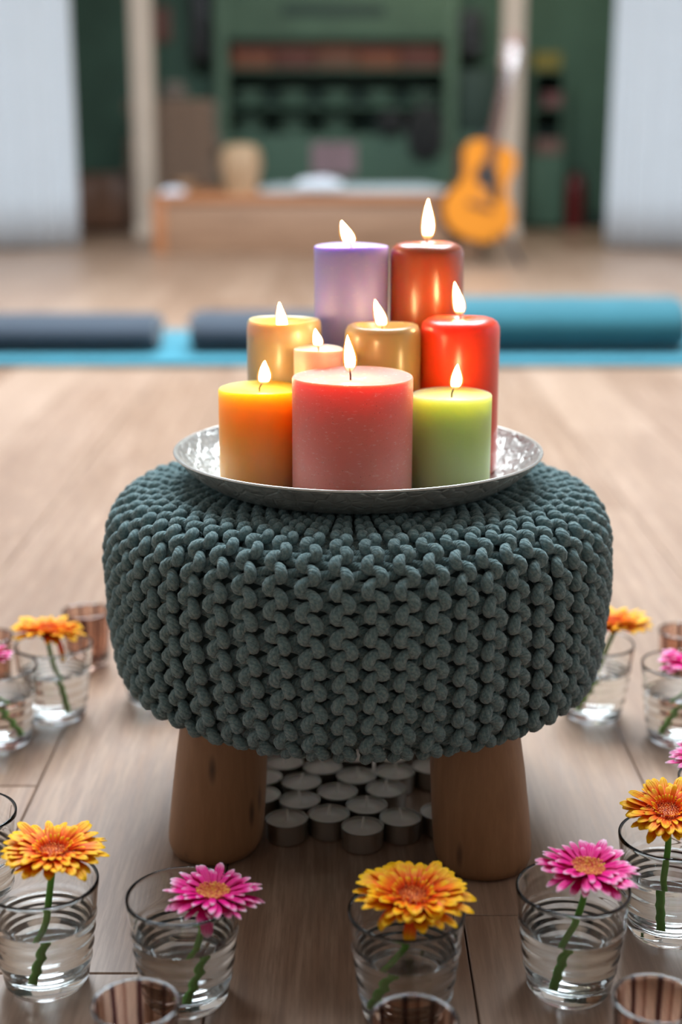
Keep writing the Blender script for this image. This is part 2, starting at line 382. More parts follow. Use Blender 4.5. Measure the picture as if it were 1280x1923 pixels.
wall('wall_alcove_left',(-2.6,-2.4,8.6,10.4,0,2.7),M_green)
wall('wall_alcove_right',(2.4,2.6,8.6,10.4,0,2.7),M_green)
wall('ceiling_alcove',(-4.2,4.2,8.6,10.6,2.7,3.5),M_white)
structure(box_obj('baseboard_back',(-2.4,2.4,10.38,10.4,0,0.1),M_dgreen,bev=0.002))

# white pleated curtains, left and right of the alcove
def curtain(name,label,xa,xb,ya,yb,z1=2.9):
    verts=[];faces=[]; n=260; L=math.hypot(xb-xa,yb-ya); rnd=random.Random(xa)
    dx,dy=(xb-xa)/L,(yb-ya)/L; nx,ny=-dy,dx; zs=[0.012,0.3,1.0,2.0,z1]
    for side in (0,0.004):
        for z in zs:
            for i in range(n+1):
                s=L*i/n; a=0.017*math.sin(2*PI*s/0.085)+0.010*math.sin(2*PI*s/0.31+1+z*0.2)
                a+=side
                verts.append((xa+dx*s+nx*a,ya+dy*s+ny*a,z))
    W=n+1; K=len(zs)
    for k in range(K-1):
        for i in range(n):
            a=k*W+i; faces.append((a,a+1,a+1+W,a+W)); b=a+K*W; faces.append((b,b+W,b+W+1,b+1))
    for i in range(n):
        a=i;b=K*W+i; faces.append((a,b,b+1,a+1)); a=(K-1)*W+i; b=a+K*W; faces.append((a,a+1,b+1,b))
    for k in range(K-1):
        a=k*W;b=a+K*W; faces.append((a,a+W,b+W,b)); a+=n;b+=n; faces.append((a,b,b+W,a+W))
    t=thing(name,label,'curtain',(0,0,0)); link_mesh('curtain_cloth',verts,faces,M_curtain,t)
    p=[(xa,ya,z1+0.02),(xb,yb,z1+0.02)]; tube('curtain_rail',p,[0.015,0.015],M_white,t,10)
    return t
curtain('curtain','white pleated floor-length curtain on the left, left of the dark green alcove',-3.9,xat(150,8.3),7.45,8.35)
curtain('curtain','white pleated floor-length curtain on the right, behind and right of the guitar',xat(1134,8.3),3.9,8.30,7.35)

# posts
for px0,px1,lab in ((240,284,'cream square wooden post left of the low platform, reaching the ceiling'),(944,985,'cream square wooden post directly behind the guitar')):
    D=9.35; xa=xat(px0+12,D,0.6); xb=xat(px1+8 if px0<600 else px1-1,D,0.6)
    if px0>600: xa=xat(px0-6,D,0.6); xb=xat(px1-8,D,0.6)
    t=thing('post',lab,'post',((xa+xb)/2,D,0)); hw=(xb-xa)/2
    box_obj('shaft',(-hw,hw,-hw,hw,0.0,2.7),M_post,t,0.008)
    box_obj('base_block',(-hw-0.008,hw+0.008,-hw-0.008,hw+0.008,0,0.07),M_post,t,0.004)

# ---------------------------------------------------------------- alcove furniture
# low wooden platform with sheets
pt=thing('platform','low wooden platform with an orange-brown top in front of the green alcove','platform',(0,0,0))
X0=xat(296,8.05,0.15); X1=xat(900,8.05,0.15)
box_obj('front_panel',(X0+0.05,X1,8.0,8.03,0.0,0.275),M_bench,pt,0.004)
box_obj('corner_post',(X0-0.02,X0+0.05,7.99,8.06,0.0,0.285),M_benchtop,pt,0.005)
box_obj('top_board',(X0-0.03,X1+0.03,7.98,9.2,0.275,0.315),M_benchtop,pt,0.006)
box_obj('side_panel',(X0,X0+0.03,8.06,9.15,0.0,0.275),M_benchtop,pt,0.003)
box_obj('side_panel',(X1-0.03,X1,8.06,9.15,0.0,0.275),M_benchtop,pt,0.003)
def crumple(name,label,cat,x0,x1,y0,y1,z,h,m,seed,n=40):
    rnd=random.Random(seed); verts=[];faces=[]; ps=[(rnd.uniform(3,14),rnd.uniform(2,9),rnd.uniform(0,6)) for _ in range(6)]
    W=n+1
    for lay in (0,1):
        for j in range(n+1):
            for i in range(n+1):
                u=i/n;v=j/n; e=min(1,8*min(u,1-u,v,1-v))
                b=sum(math.sin(p[0]*u+p[1]*v+p[2]) for p in ps)/6
                zz=z+0.003+ (h*e*(0.55+0.45*b) if lay==0 else 0)
                verts.append((x0+(x1-x0)*u+0.01*math.sin(9*v),y0+(y1-y0)*v+0.012*math.sin(11*u+seed),zz))
    for j in range(n):
        for i in range(n):
            a=j*W+i; faces.append((a,a+1,a+1+W,a+W)); b=a+W*W; faces.append((b,b+W,b+W+1,b+1))
    for i in range(n):
        for a,b in ((i,i+1),(n*W+i+1,n*W+i),((i+1)*W,i*W),(i*W+n,(i+1)*W+n)): faces.append((a,a+W*W,b+W*W,b))
    return tag(link_mesh(name,verts,faces,m),label,cat)
crumple('folded_sheet','pale blue folded sheet lying along the back of the wooden platform','sheet',xat(470,8.5,.31),xat(842,8.5,.31),8.25,9.1,0.315,0.045,M_lblue,1)
crumple('crumpled_cloth','white crumpled cloth heaped in the middle of the wooden platform, behind the candles','cloth',xat(556,8.2,.31),xat(642,8.2,.31),8.04,8.22,0.36,0.06,M_wsheet,5)
crumple('crumpled_cloth','small white crumpled cloth at the left end of the wooden platform','cloth',xat(306,8.2,.31),xat(345,8.2,.31),8.05,8.3,0.315,0.05,M_wsheet,9)
# carved wooden head
def carved_head():
    D=8.25; x=xat(452,D,.4); t=thing('carved_head','pale carved wooden head standing on the left part of the platform','sculpture',(x,D,0.315))
    prof=[(0,0.0),(0.085,0.0),(0.098,0.02),(0.10,0.06),(0.108,0.11),(0.116,0.16),(0.116,0.21),(0.108,0.24),(0.08,0.262),(0.04,0.27),(0,0.272)]
    def wob(r,z,a):
        f=math.exp(-((a-1.5*PI)/0.35)**2); nose=0.034*f*math.exp(-((z-0.13)/0.035)**2)
        e=-0.035*(math.exp(-((a-1.36*PI)/0.16)**2)+math.exp(-((a-1.64*PI)/0.16)**2))*math.exp(-((z-0.17)/0.018)**2)
        m=-0.03*math.exp(-((a-1.5*PI)/0.3)**2)*math.exp(-((z-0.075)/0.012)**2)
        return r*(1+0.03*math.sin(6*a)*math.sin(z*40))+nose+e+m, z
    lathe('head_block',prof,M_carve,t,48,wob=wob,sy=0.85)
    for s in (-1,1):
        bm=bmesh.new(); bmesh.ops.create_uvsphere(bm,u_segments=16,v_segments=10,radius=0.028)
        for v in bm.verts: v.co=Vector((s*0.112+v.co.x*0.35,v.co.y*0.7,0.15+v.co.z*1.1))
        from_bm('ear',bm,M_carve,t,True)
    lathe('pedestal',[(0,0),(0.095,0),(0.095,0.012),(0.08,0.02),(0,0.02)],M_carve,t,32)
carved_head()
t=thing('wooden_bowl','small orange-brown wooden bowl on the left end of the platform','bowl',(xat(348,8.7,.31),8.7,0.315))
lathe('bowl_body',[(0,0),(0.035,0),(0.04,0.008),(0.06,0.03),(0.072,0.06),(0.068,0.06),(0.055,0.033),(0.03,0.014),(0,0.012)],M_carve,t,32)
lathe('bowl_foot',[(0,0),(0.038,0),(0.036,0.008),(0,0.008)],M_carve,t,24)

# stacked blankets behind the left post
rnd=random.Random(11)
names=['lowest','second','third','fourth','fifth','sixth','seventh','eighth','ninth','tenth','topmost']
bx0=xat(243,9.8,.5); bx1=xat(412,9.8,.5); bh=0.078
for i,nm in enumerate(names):
    t=thing('folded_blanket','brown folded blanket, %s of the stack beside the left post'%(nm if nm in('lowest','topmost') else nm+' from the floor'),'blanket',((bx0+bx1)/2+rnd.uniform(-.012,.012),9.85,0.001+bh*i),0,'brown blankets stacked in the alcove')
    hw=(bx1-bx0)/2-rnd.random()*0.02-(0.0 if i<8 else 0.01)
    for k in range(2):
        bm=bmesh.new(); add_box(bm,-hw+0.006*k,hw-0.004*k,-0.27,0.27,bh*k*0.5,bh*(k+1)*0.5-0.002,bev=0.016)
        o=autosmooth(from_bm('fold',bm,M_blanket,t),1.2)
# tall wooden chest left of blankets
t=thing('low_cabinet','dark brown low wooden cabinet between the left curtain and the left post','cabinet',(xat(192,9.9,.2),9.98,0))
box_obj('body',(-0.26,0.20,-0.2,0.2,0.03,0.36),M_brown,t,0.006); box_obj('door',(-0.25,-0.035,-0.215,-0.2,0.05,0.34),M_brown,t,0.003)
box_obj('door',(-0.025,0.19,-0.215,-0.2,0.05,0.34),M_brown,t,0.003); box_obj('top',(-0.27,0.21,-0.22,0.21,0.36,0.385),M_brown,t,0.004)

# central green shelf unit built into the alcove
D=10.0
def Z(py,D=D): return at(640,py,D=D).z
def X(px,z,D=D): return xat(px,D,z)
su=thing('shelf_unit','tall green open shelf unit in the middle of the alcove, above the platform','shelf unit',(0,0,0))
xl=X(405,.9); xr=X(858,.9); zt=2.2; yb=10.38; yf=D
zo1=Z(68); zs1=Z(128); zs2=Z(196); zo0=Z(252)
box_obj('side_panel',(xl,xl+0.08,yf,yb,0,zt),M_green2,su,0.004); box_obj('side_panel',(xr-0.08,xr,yf,yb,0,zt),M_green2,su,0.004)
box_obj('back_panel',(xl+0.08,xr-0.08,yb-0.02,yb,0,zt),M_dgreen,su,0.002)
box_obj('fascia',(xl+0.08,xr-0.08,yf+0.002,yf+0.03,zo1,zt),M_green2,su,0.003)
box_obj('door_panel',(xl+0.08,(xl+xr)/2-0.004,yf+0.002,yf+0.03,0.02,zo0),M_green2 if False else M_green,su,0.003)
box_obj('door_panel',((xl+xr)/2+0.004,xr-0.08,yf+0.002,yf+0.03,0.02,zo0),M_green,su,0.003)
for z_ in (zo0,zs2,zs1,zo1-0.09 if False else zo1): box_obj('shelf',(xl+0.08,xr-0.08,yf+0.01,yb-0.02,z_-0.022,z_),M_green,su,0.003)
box_obj('vent_grille',(X(530,1.4),X(722,1.4),yf-0.006,yf+0.001,Z(30),Z(8)),M_dgreen,su,0.002)
# long reddish boxes on the top shelf
rr=random.Random(5); xx=xl+0.1; k=0
M_rb=[mat('rust_box_board',(0.17,0.05,0.02),0.7),mat('dark_red_box_board',(0.11,0.028,0.018),0.7),mat('brown_box_board',(0.14,0.055,0.03),0.7)]
nm=['first','second','third','fourth','fifth']
wd=(xr-xl-0.2)/5
for k in range(5):
    t=thing('storage_box','rust-brown storage box on the top shelf of the green unit, %s from the left'%nm[k],'box',(xl+0.1+wd*(k+0.5),D+0.17,zs1),0,'rust storage boxes on the top shelf')
    h=Z(75)-zs1-0.03
    box_obj('body',(-wd/2+0.006,wd/2-0.006,-0.12,0.12,0,h*0.8),M_rb[k%3],t,0.004); box_obj('lid',(-wd/2+0.003,wd/2-0.003,-0.124,0.124,h*0.78,h),M_rb[(k+1)%3],t,0.004)
# green bowls on the two lower shelves
M_bowl=mat('sage_ceramic',(0.12,0.19,0.14),0.35); M_bowl2=mat('dark_ceramic',(0.03,0.05,0.045),0.35)
bowl0=None
for row,(zz,word) in enumerate(((zs2,'upper'),(zo0,'lower'))):
    for k in range(5):
        xk=xl+0.22+k*(xr-xl-0.44)/4
        m_=M_bowl if row==0 or k<3 else M_bowl2
        t=thing('stacking_bowl','%s green bowl on the %s bowl shelf of the unit, %s from the left'%('pale' if m_ is M_bowl else 'dark',word,nm[k]),'bowl',(xk,D+0.15,zz),0,'green bowls on the shelves')
        lathe('bowl_body',[(0,0),(0.05,0),(0.055,0.01),(0.09,0.04),(0.115,0.095),(0.108,0.095),(0.085,0.045),(0.045,0.018),(0,0.015)],m_,t,32)
        lathe('bowl_foot',[(0,0),(0.056,0),(0.05,0.012),(0,0.012)],m_,t,24)
# paper notice on the doors
t=thing('paper_notice','dusty pink rectangular paper notice stuck on the green cupboard doors','paper',(0,0,0))
box_obj('sheet',(X(585,.45),X(668,.45),D-0.003,D-0.0005,Z(328),Z(268)),M_pinkpaper,t,0)
# black bag and pot
t=thing('black_bag','black cloth bag hanging on the right side of the green shelf unit','bag',(X(798,.7),D-0.05,Z(300)))
hb=Z(196)-Z(300)
bm=bmesh.new(); bmesh.ops.create_uvsphere(bm,u_segments=24,v_segments=16,radius=1)
for v in bm.verts: v.co=Vector((v.co.x*0.125*(1.0-0.15*v.co.z),v.co.y*0.05,hb*0.5+v.co.z*hb*0.5))
from_bm('bag_body',bm,M_coat,t,True)
tube('strap',[(-0.06,0,hb*0.9),(-0.04,0.01,hb*1.15),(0,0.02,hb*1.25),(0.04,0.01,hb*1.15),(0.06,0,hb*0.9)],[0.008]*5,M_coat,t)
t=thing('dark_cap','small black round cap hanging left of the black bag','cap',(X(733,.7),D-0.04,Z(250)))
bm=bmesh.new(); bmesh.ops.create_uvsphere(bm,u_segments=20,v_segments=12,radius=1)
for v in bm.verts: v.co=Vector((v.co.x*0.09,v.co.y*0.035,0.075+v.co.z*0.075))
from_bm('crown',bm,M_coat,t,True)
bm=bmesh.new(); add_box(bm,-0.06,0.06,-0.05,0.0,0.0,0.012,0.004); autosmooth(from_bm('brim',bm,M_coat,t))
# speakers
def speaker(px0,px1,py0,py1,lab,D=10.1):
    z0=Z(py1,D); z1=Z(py0,D); xa=xat(px0,D,z0); xb=xat(px1,D,z0)
    t=thing('wall_speaker',lab,'speaker',((xa+xb)/2,10.4,z0)); hw=(xb-xa)/2; h=z1-z0
    box_obj('cabinet',(-hw,hw,-0.26,-0.03,0,h),M_black,t,0.01); box_obj('wall_bracket',(-0.03,0.03,-0.03,0,h*0.4,h*0.6),M_black,t,0.002)
    for zc,r in ((h*0.3,hw*0.7),(h*0.75,hw*0.4)):
        o=lathe('driver_cone',[(0,0.0),(r*0.3,0.004),(r*0.85,-0.01+0.02),(r,0.012),(r,0.0)],M_black,t,24); o.rotation_euler=(PI/2,0,0); o.location=(0,-0.262,zc)
speaker(357,391,-60,112,'black tall wall speaker left of the shelf unit, above the blankets')
speaker(864,906,18,104,'black wall speaker right of the shelf unit, left of the guitar headstock')
t=thing('framed_picture','reddish-brown framed picture on the green wall just right of the left post','picture',(0,0,0))
z0=Z(80,10.38); z1=Z(12,10.38)
box_obj('frame',(xat(286,10.38,1.2),xat(322,10.38,1.2),10.375,10.4,z0,z1),M_brown,t,0.004); box_obj('print',(xat(290,10.38,1.2),xat(318,10.38,1.2),10.372,10.376,z0+0.02,z1-0.02),mat('picture_print',(0.22,0.09,0.07),0.7),t,0)
t=thing('towel_bundle','small pale pink-green bundle on the stack of brown blankets','towel',(xat(325,9.8,1.0),9.8,0.001+bh*11))
for k in range(2):
    bm=bmesh.new(); bmesh.ops.create_uvsphere(bm,u_segments=20,v_segments=12,radius=1)
    for v in bm.verts: v.co=Vector((v.co.x*(0.10-0.02*k),v.co.y*0.07,0.035+0.05*k+v.co.z*0.034))
    from_bm('roll',bm,mat('bundle_cloth',(0.22,0.18,0.15),0.9),t,True)
# dark cabinet between the unit and right post, and the shelf right of the post
t=thing('narrow_cabinet','narrow dark green cabinet with shelves between the shelf unit and the right post','cabinet',(0,0,0))
xa=xr+0.02; xb=X(940,.6)
box_obj('body',(xa,xb,D+0.1,10.38,0,Z(128)),M_dgreen,t,0.006); box_obj('door',(xa+0.01,xb-0.01,D+0.085,D+0.1,0.05,Z(250)),M_green,t,0.003); box_obj('door',(xa+0.01,xb-0.01,D+0.085,D+0.1,Z(240),Z(140)),M_dgreen,t,0.003)
t=thing('corner_shelf','dark green shelf cupboard in the right corner, right of the right post','shelf',(0,0,0))
xa=X(996,.6); xb=X(1062,.6)
for a,b in ((xa,xa+0.02),(xb-0.02,xb)): box_obj('side_panel',(a,b,D+0.05,10.38,0,Z(130)),M_green,t,0.002)
box_obj('back_panel',(xa,xb,10.36,10.38,0,Z(130)),M_dgreen,t,0.002)
sh=[Z(420),Z(290),Z(200),Z(130)]
for z_ in sh: box_obj('shelf',(xa+0.02,xb-0.02,D+0.05,10.36,z_-0.02 if z_>0.03 else 0.0,z_ if z_>0.03 else 0.03),M_green,t,0.002)
box_obj('lower_door',(xa,xb,D+0.03,D+0.05,0.03,sh[1]-0.02),M_green,t,0.003)
def carton(px0,px1,z,h,col,lab,D=10.15):
    t=thing('storage_carton',lab,'box',(xat((px0+px1)/2,D,z),D,z)); hw=(px1-px0)/2*D/F
    m=mat('carton_board',col,0.8); box_obj('body',(-hw,hw,-0.08,0.1,0,h*0.8),m,t,0.003); box_obj('lid',(-hw-0.002,hw+0.002,-0.083,0.103,h*0.75,h),m,t,0.003)
carton(1004,1052,sh[1],0.1,(0.22,0.12,0.10),'dull pink box on the lowest open shelf of the right corner cupboard')
carton(1018,1050,sh[2],0.09,(0.20,0.08,0.08),'small reddish box on the upper open shelf of the right corner cupboard')
carton(1000,1048,sh[3],0.11,(0.24,0.19,0.04),'mustard yellow box on top of the right corner cupboard')
# fire extinguisher
def extinguisher():
    D=10.15; t=thing('fire_extinguisher','dark red fire extinguisher on the floor between corner cupboard and right curtain','fire extinguisher',(xat(1078,D,.2),D,0))
    lathe('cylinder',[(0,0),(0.06,0),(0.065,0.01),(0.065,0.30),(0.055,0.345),(0.03,0.37),(0.018,0.38),(0,0.38)],M_red,t,32)
    lathe('valve',[(0.0,0.38),(0.016,0.38),(0.016,0.41),(0,0.41)],M_black,t,16)
    box_obj('handle',(-0.012,0.012,-0.08,0.03,0.41,0.425),M_black,t,0.003)
    tube('hose',[(0,-0.02,0.40),(0.05,-0.04,0.39),(0.075,-0.04,0.3),(0.075,-0.04,0.14)],[0.009]*4,M_black,t)
extinguisher()

# ---------------------------------------------------------------- guitar on its stand
def guitar():
    D=7.25; M_top=mat('amber_spruce',(0.86,0.33,0.01),0.4,Coat_Weight=0.15); tt=NT(M_top)
    tt.l(tt.mix(tt.noise(tt.mapping(tt.coord('Object'),(60,1,2)),2,3),(0.62,0.19,0.003),(0.74,0.25,0.006)),tt.b.inputs['Base Color'])
    M_side=mat('dark_mahogany',(0.10,0.035,0.02),0.35); M_neck=mat('neck_wood',(0.13,0.07,0.06),0.5); M_head=mat('headstock_wood',(0.36,0.22,0.18),0.3); M_chrome=mat('chrome',(0.9,0.9,0.9),0.12,Metallic=1.0)
    base=at(881,452,D=D)
    g=thing('acoustic_guitar','amber yellow acoustic guitar leaning on a stand in front of the right post','guitar',base)
    lean=math.radians(-12); back=math.radians(-12)   # top tips to the right and away
    g.rotation_euler=(Matrix.Rotation(-lean,4,'Y')@Matrix.Rotation(back,4,'X')@Matrix.Rotation(math.radians(14),4,'Z')).to_euler()
    prof=[(0,0.0),(0.05,0.002),(0.11,0.018),(0.16,0.055),(0.187,0.11),(0.185,0.165),(0.165,0.21),(0.135,0.25),(0.122,0.285),(0.122,0.32),(0.133,0.36),(0.143,0.40),(0.138,0.44),(0.115,0.47),(0.08,0.487),(0.03,0.492),(0,0.492)]
    # smooth outline
    pts=[(x,z) for x,z in prof]+[(-x,z) for x,z in prof[-2:0:-1]]
    P=np.array(pts+pts[:3]); out=[]
    n=len(pts)
    for i in range(n):
        p0,p1,p2,p3=[np.array(pts[(i+k-1)%n]) for k in range(4)]
        for s in (0,0.25,0.5,0.75):
            out.append(0.5*((2*p1)+(-p0+p2)*s+(2*p0-5*p1+4*p2-p3)*s*s+(-p0+3*p1-3*p2+p3)*s**3))
    n=len(out); V=[]; Fc=[]
    for y in (-0.05,0.05): V+=[(p[0],y,p[1]) for p in out]
    sides=[(i,(i+1)%n,n+(i+1)%n,n+i) for i in range(n)]
    o=link_mesh('body_side',V,sides+[tuple(range(n,2*n))],M_side,g); o.data.set_sharp_from_angle(angle=0.8)
    link_mesh('soundboard',[(p[0]*0.995,-0.0515,0.246+(p[1]-0.246)*0.995) for p in out]+[(p[0]*0.995,-0.05,0.246+(p[1]-0.246)*0.995) for p in out],[tuple(range(n))[::-1]]+sides,M_top,g,smooth=False)
    def disc(name,r,x,z,m,y,th=0.002,sx=1,sz=1):
        o=lathe(name,[(0,0),(r,0),(r,th),(0,th)],m,g,36); o.rotation_euler=(PI/2,0,0); o.location=(x,y,z); o.scale=(sx,sz,1); return o
    disc('rosette',0.062,0,0.325,M_side,-0.0515,0.001); disc('sound_hole',0.049,0,0.325,M_black,-0.0525,0.001)
    pg=[(0.03,0.30),(0.055,0.315),(0.075,0.30),(0.09,0.25),(0.085,0.215),(0.06,0.20),(0.035,0.225),(0.025,0.265)]
    m=len(pg); link_mesh('pickguard',[(x,-0.0535,z) for x,z in pg]+[(x,-0.0515,z) for x,z in pg],[tuple(range(m))]+[(i,(i+1)%m,m+(i+1)%m,m+i) for i in range(m)],M_black,g,smooth=False)
    box_obj('bridge',(-0.07,0.07,-0.060,-0.0515,0.155,0.18),M_side,g,0.004)
    box_obj('neck',(-0.026,0.026,-0.056,-0.035,0.40,0.86),M_neck,g,0.006); box_obj('fretboard',(-0.027,0.027,-0.062,-0.055,0.385,0.86),M_side,g,0.002)
    box_obj('headstock',(-0.038,0.038,-0.055,-0.038,0.86,1.03),M_head,g,0.006)
    for k in range(3):
        for s in (-1,1):
            o=lathe('tuning_peg',[(0,0),(0.008,0),(0.012,0.012),(0.008,0.026),(0,0.026)],M_chrome,g,16); o.rotation_euler=(0,s*PI/2,0); o.location=(s*0.034,-0.046,0.89+0.05*k)
    for k in range(6):
        x=-0.019+0.0076*k; tube('string',[(x*1.4,-0.064,0.17),(x,-0.0645,0.86),(x*1.3,-0.058,0.98)],[0.0006]*3,M_chrome,g,4)
    # stand
    bx,by=base.x+0.05,base.y+0.06
    s=thing('guitar_stand','black folding guitar stand under the amber guitar','stand',(bx,by,0))
    top=(0.05,0.20,0.62)
    for e in ((-0.18,-0.16,0.008),(0.2,-0.20,0.008),(0.05,0.3,0.008)): tube('leg',[e,(0.03,0.12,0.34)],[0.011,0.011],M_black,s,10)
    tube('upright',[(0.03,0.12,0.3),top],[0.011,0.011],M_black,s,10)
    for q in (-1,1): tube('support_arm',[(0.0,0.08,0.12),(-0.04+q*0.11,0.02,0.115),(-0.04+q*0.11,-0.13,0.115),(-0.04+q*0.11,-0.14,0.15)],[0.010]*4,M_black,s,10)
    lathe('neck_yoke',[(0,0),(0.05,0.0),(0.06,0.02),(0.05,0.04),(0,0.04)],M_black,s,20,loc=(0.05,0.19,0.60))
guitar()

# ---------------------------------------------------------------- bolsters and mats
def bolster(label,px0,px1,D,h,m,depth):
    z=0.022; xa=xat(px0,D,z); xb=xat(px1,D,z); L=xb-xa
    t=thing('bolster',label,'bolster',((xa+xb)/2,D,z))
    prof=[(0,-L/2)]; r=0.5; e=0.035
    for k in range(1,9):
        a=k/8*PI/2; prof.append((r*(0.75+0.25*math.sin(a)) if k>1 else 0.6*r, -L/2+e*(1-math.cos(a))))
    prof2=prof[:]
    for k in range(1,12): prof2.append((0.5*(1+0.012*math.sin(k*2.1)),-L/2+e+(L-2*e)*k/12))
    prof2+= [(r_,-z_) for r_,z_ in reversed(prof)]
    V=[];rings=[];n=48
    o=lathe('bolster_cover',prof2,m,t,n,sharp=1.2)
    for v in o.data.vertices:
        x,y,zz=v.co; 
        f=y*h; 
        f=-0.44*h+(f+0.44*h)*0.4 if f<-0.44*h else f
        v.co=(zz, x*depth, f+0.463*h)
    for sgn in (-1,1):
        bm=bmesh.new(); add_tube(bm,[(sgn*(L/2-0.002),-0.04,h*0.62),(sgn*(L/2+0.012),0,h*0.70),(sgn*(L/2-0.002),0.04,h*0.62)],0.006); from_bm('carry_handle',bm,m,t,True)
    return t
bolster('dark slate-blue bolster at the far left edge, lying on the turquoise mat',-190,301,4.17,0.105,M_navy,0.26)
bolster('dark slate-blue bolster behind the beige candle, right of the other dark bolster',362,690,4.17,0.112,M_navy,0.26)
bolster('thick teal bolster right of the red candle on the turquoise mat',800,1274,4.17,0.155,M_teal,0.26)
def ymat(label,x0,x1,y0,y1):
    t=thing('floor_mat',label,'mat',((x0+x1)/2,(y0+y1)/2,0)); hx=(x1-x0)/2; hy=(y1-y0)/2
    bm=bmesh.new(); add_box(bm,-hx,hx,-hy,hy,0.0008,0.02,0.006); autosmooth(from_bm('mat_pad',bm,M_mat,t))
    bm=bmesh.new(); add_tube(bm,[(-hx,-hy,0.011),(hx,-hy,0.011),(hx,hy,0.011),(-hx,hy,0.011),(-hx,-hy+0.001,0.011)],0.006); from_bm('piping',bm,M_mat,t,True)
ymat('turquoise floor mat under the two dark bolsters on the left',-1.7,0.05,3.94,4.60)
ymat('turquoise floor mat under the thick teal bolster on the right',0.075,1.7,3.94,4.55)

# ================================================================ KNITTED STOOL
CX,CY=0.0155,1.27
def profile_points():
    # (r,z) from under the tray, over the shoulder, down the side, under the seat
    ctrl=[(0.09,0.307),(0.13,0.308),(0.165,0.308),(0.190,0.306),(0.208,0.299),(0.2185,0.285),(0.2225,0.266),(0.2235,0.245),(0.223,0.22),(0.2215,0.195),(0.219,0.172),(0.2165,0.156),(0.211,0.144),(0.199,0.1365),(0.175,0.134),(0.145,0.134)]
    out=[]
    P=[np.array(c) for c in ctrl]; P=[2*P[0]-P[1]]+P+[2*P[-1]-P[-2]]
    for i in range(1,len(P)-2):
        p0,p1,p2,p3=P[i-1:i+3]
        for s in np.linspace(0,1,12,endpoint=False):
            out.append(0.5*((2*p1)+(-p0+p2)*s+(2*p0-5*p1+4*p2-p3)*s*s+(-p0+3*p1-3*p2+p3)*s**3))
    out.append(P[-2]); out=np.array(out)
    s=np.concatenate([[0],np.cumsum(np.linalg.norm(np.diff(out,axis=0),axis=1))])
    tg=np.gradient(out,s,axis=0); nr=np.stack([-tg[:,1],tg[:,0]],1); nr/=np.linalg.norm(nr,axis=1)[:,None]
    return out,s,nr
stool=thing('knitted_stool','round stool with a chunky teal knitted cover on four thick wooden legs','stool',(CX,CY,0))
def knit():
    pr,s,nr=profile_points(); L=s[-1]
    P=0.0186; NC=56; R0=0.2235
    rnd=np.random.RandomState(4)
    Vs=[];Fs=[];UVs=[];base=0
    nside=9
    # which way is outward: normal should point away from the middle of the cushion
    sgn=1 if nr[len(nr)//2][0]>0 else -1
    nr=nr*sgn
    def column(theta,A,Bz,Cc,dr,rad,phase,per=14,drift=0.045):
        nonlocal base
        T=L/P; t=np.linspace(0,T,int(T*per)+1)
        lob=1+0.10*np.interp(t,np.arange(0,T+2,0.5),rnd.randn(len(np.arange(0,T+2,0.5))))
        sx=A*np.sin(2*PI*(t+phase))*lob
        ss=np.clip(P*t-Bz*P*np.sin(4*PI*(t+phase)+0.8),0.0,L)
        out=dr-Cc*np.cos(4*PI*(t+phase)+0.55)
        out=out+0.0006*np.interp(t,np.arange(0,T+1),rnd.randn(len(np.arange(0,T+1))))
        r=np.interp(ss,s,pr[:,0]); z=np.interp(ss,s,pr[:,1]); n_r=np.interp(ss,s,nr[:,0]); n_z=np.interp(ss,s,nr[:,1])
        th=theta+sx/R0+drift*(ss/L)+0.012*np.sin(theta*5+ss*20)
        rr=r+n_r*out; zz=z+n_z*out
        path=np.stack([rr*np.cos(th),rr*np.sin(th),zz],1)
        ref=np.stack([n_r*np.cos(th),n_r*np.sin(th),n_z],1)
        sc=np.clip((r/R0),0.35,1)**0.5
        rads=rad*sc*(1+0.10*(-np.cos(4*PI*(t+phase))))
        V,Fq=tube_arrays(path,rads,nside,ref)
        d=np.concatenate([[0],np.cumsum(np.linalg.norm(np.diff(path,axis=0),axis=1))])
        idx=np.arange(len(path)*nside)
        UVs.append(np.stack([(idx%nside)/nside, d[idx//nside]],1))
        Vs.append(V); Fs.append(Fq+base); base+=len(V)
    for k in range(NC):
        th=2*PI*k/NC+0.02
        column(th,0.0058,0.075,0.0015,0.0040,0.00485,rnd.rand()*0.12+ (0.0))
        column(th+PI/NC,0.0068,0.03,0.0008,-0.0046,0.0047,0.5+rnd.rand()*0.12,10)
    V=np.concatenate(Vs); Fa=np.concatenate(Fs); U=np.concatenate(UVs)
    me=bpy.data.meshes.new('knitted_cover')
    me.vertices.add(len(V)); me.vertices.foreach_set('co',V.astype(np.float32).ravel())
    me.loops.add(Fa.size); me.loops.foreach_set('vertex_index',Fa.astype(np.int32).ravel())
    me.polygons.add(len(Fa)); me.polygons.foreach_set('loop_start',np.arange(0,Fa.size,4,dtype=np.int32)); 
    me.update(calc_edges=True); me.validate()
    uvl=me.uv_layers.new(name='UVMap'); uu=U[Fa]            # faces x 4 x 2
    # close the seam of the turn
    wrap=(uu[:,:,0].max(1)-uu[:,:,0].min(1))>0.5
    uu[wrap,:,0]=np.where(uu[wrap,:,0]<0.5,uu[wrap,:,0]+1,uu[wrap,:,0])
    uvl.data.foreach_set('uv',uu.astype(np.float32).ravel())
    me.shade_smooth(); me.materials.append(M_cord)
    o=bpy.data.objects.new('knitted_cover',me); C.objects.link(o); o.parent=stool
    # padding under the cord
    inner=[(0,0.301)]+[(float(p[0]-n[0]*0.010),float(p[1]-n[1]*0.010)) for p,n in zip(pr[::6],nr[::6])]+[(0,0.147)]
    lathe('seat_cushion',inner[::-1],M_body,stool,96,sharp=3)
knit()
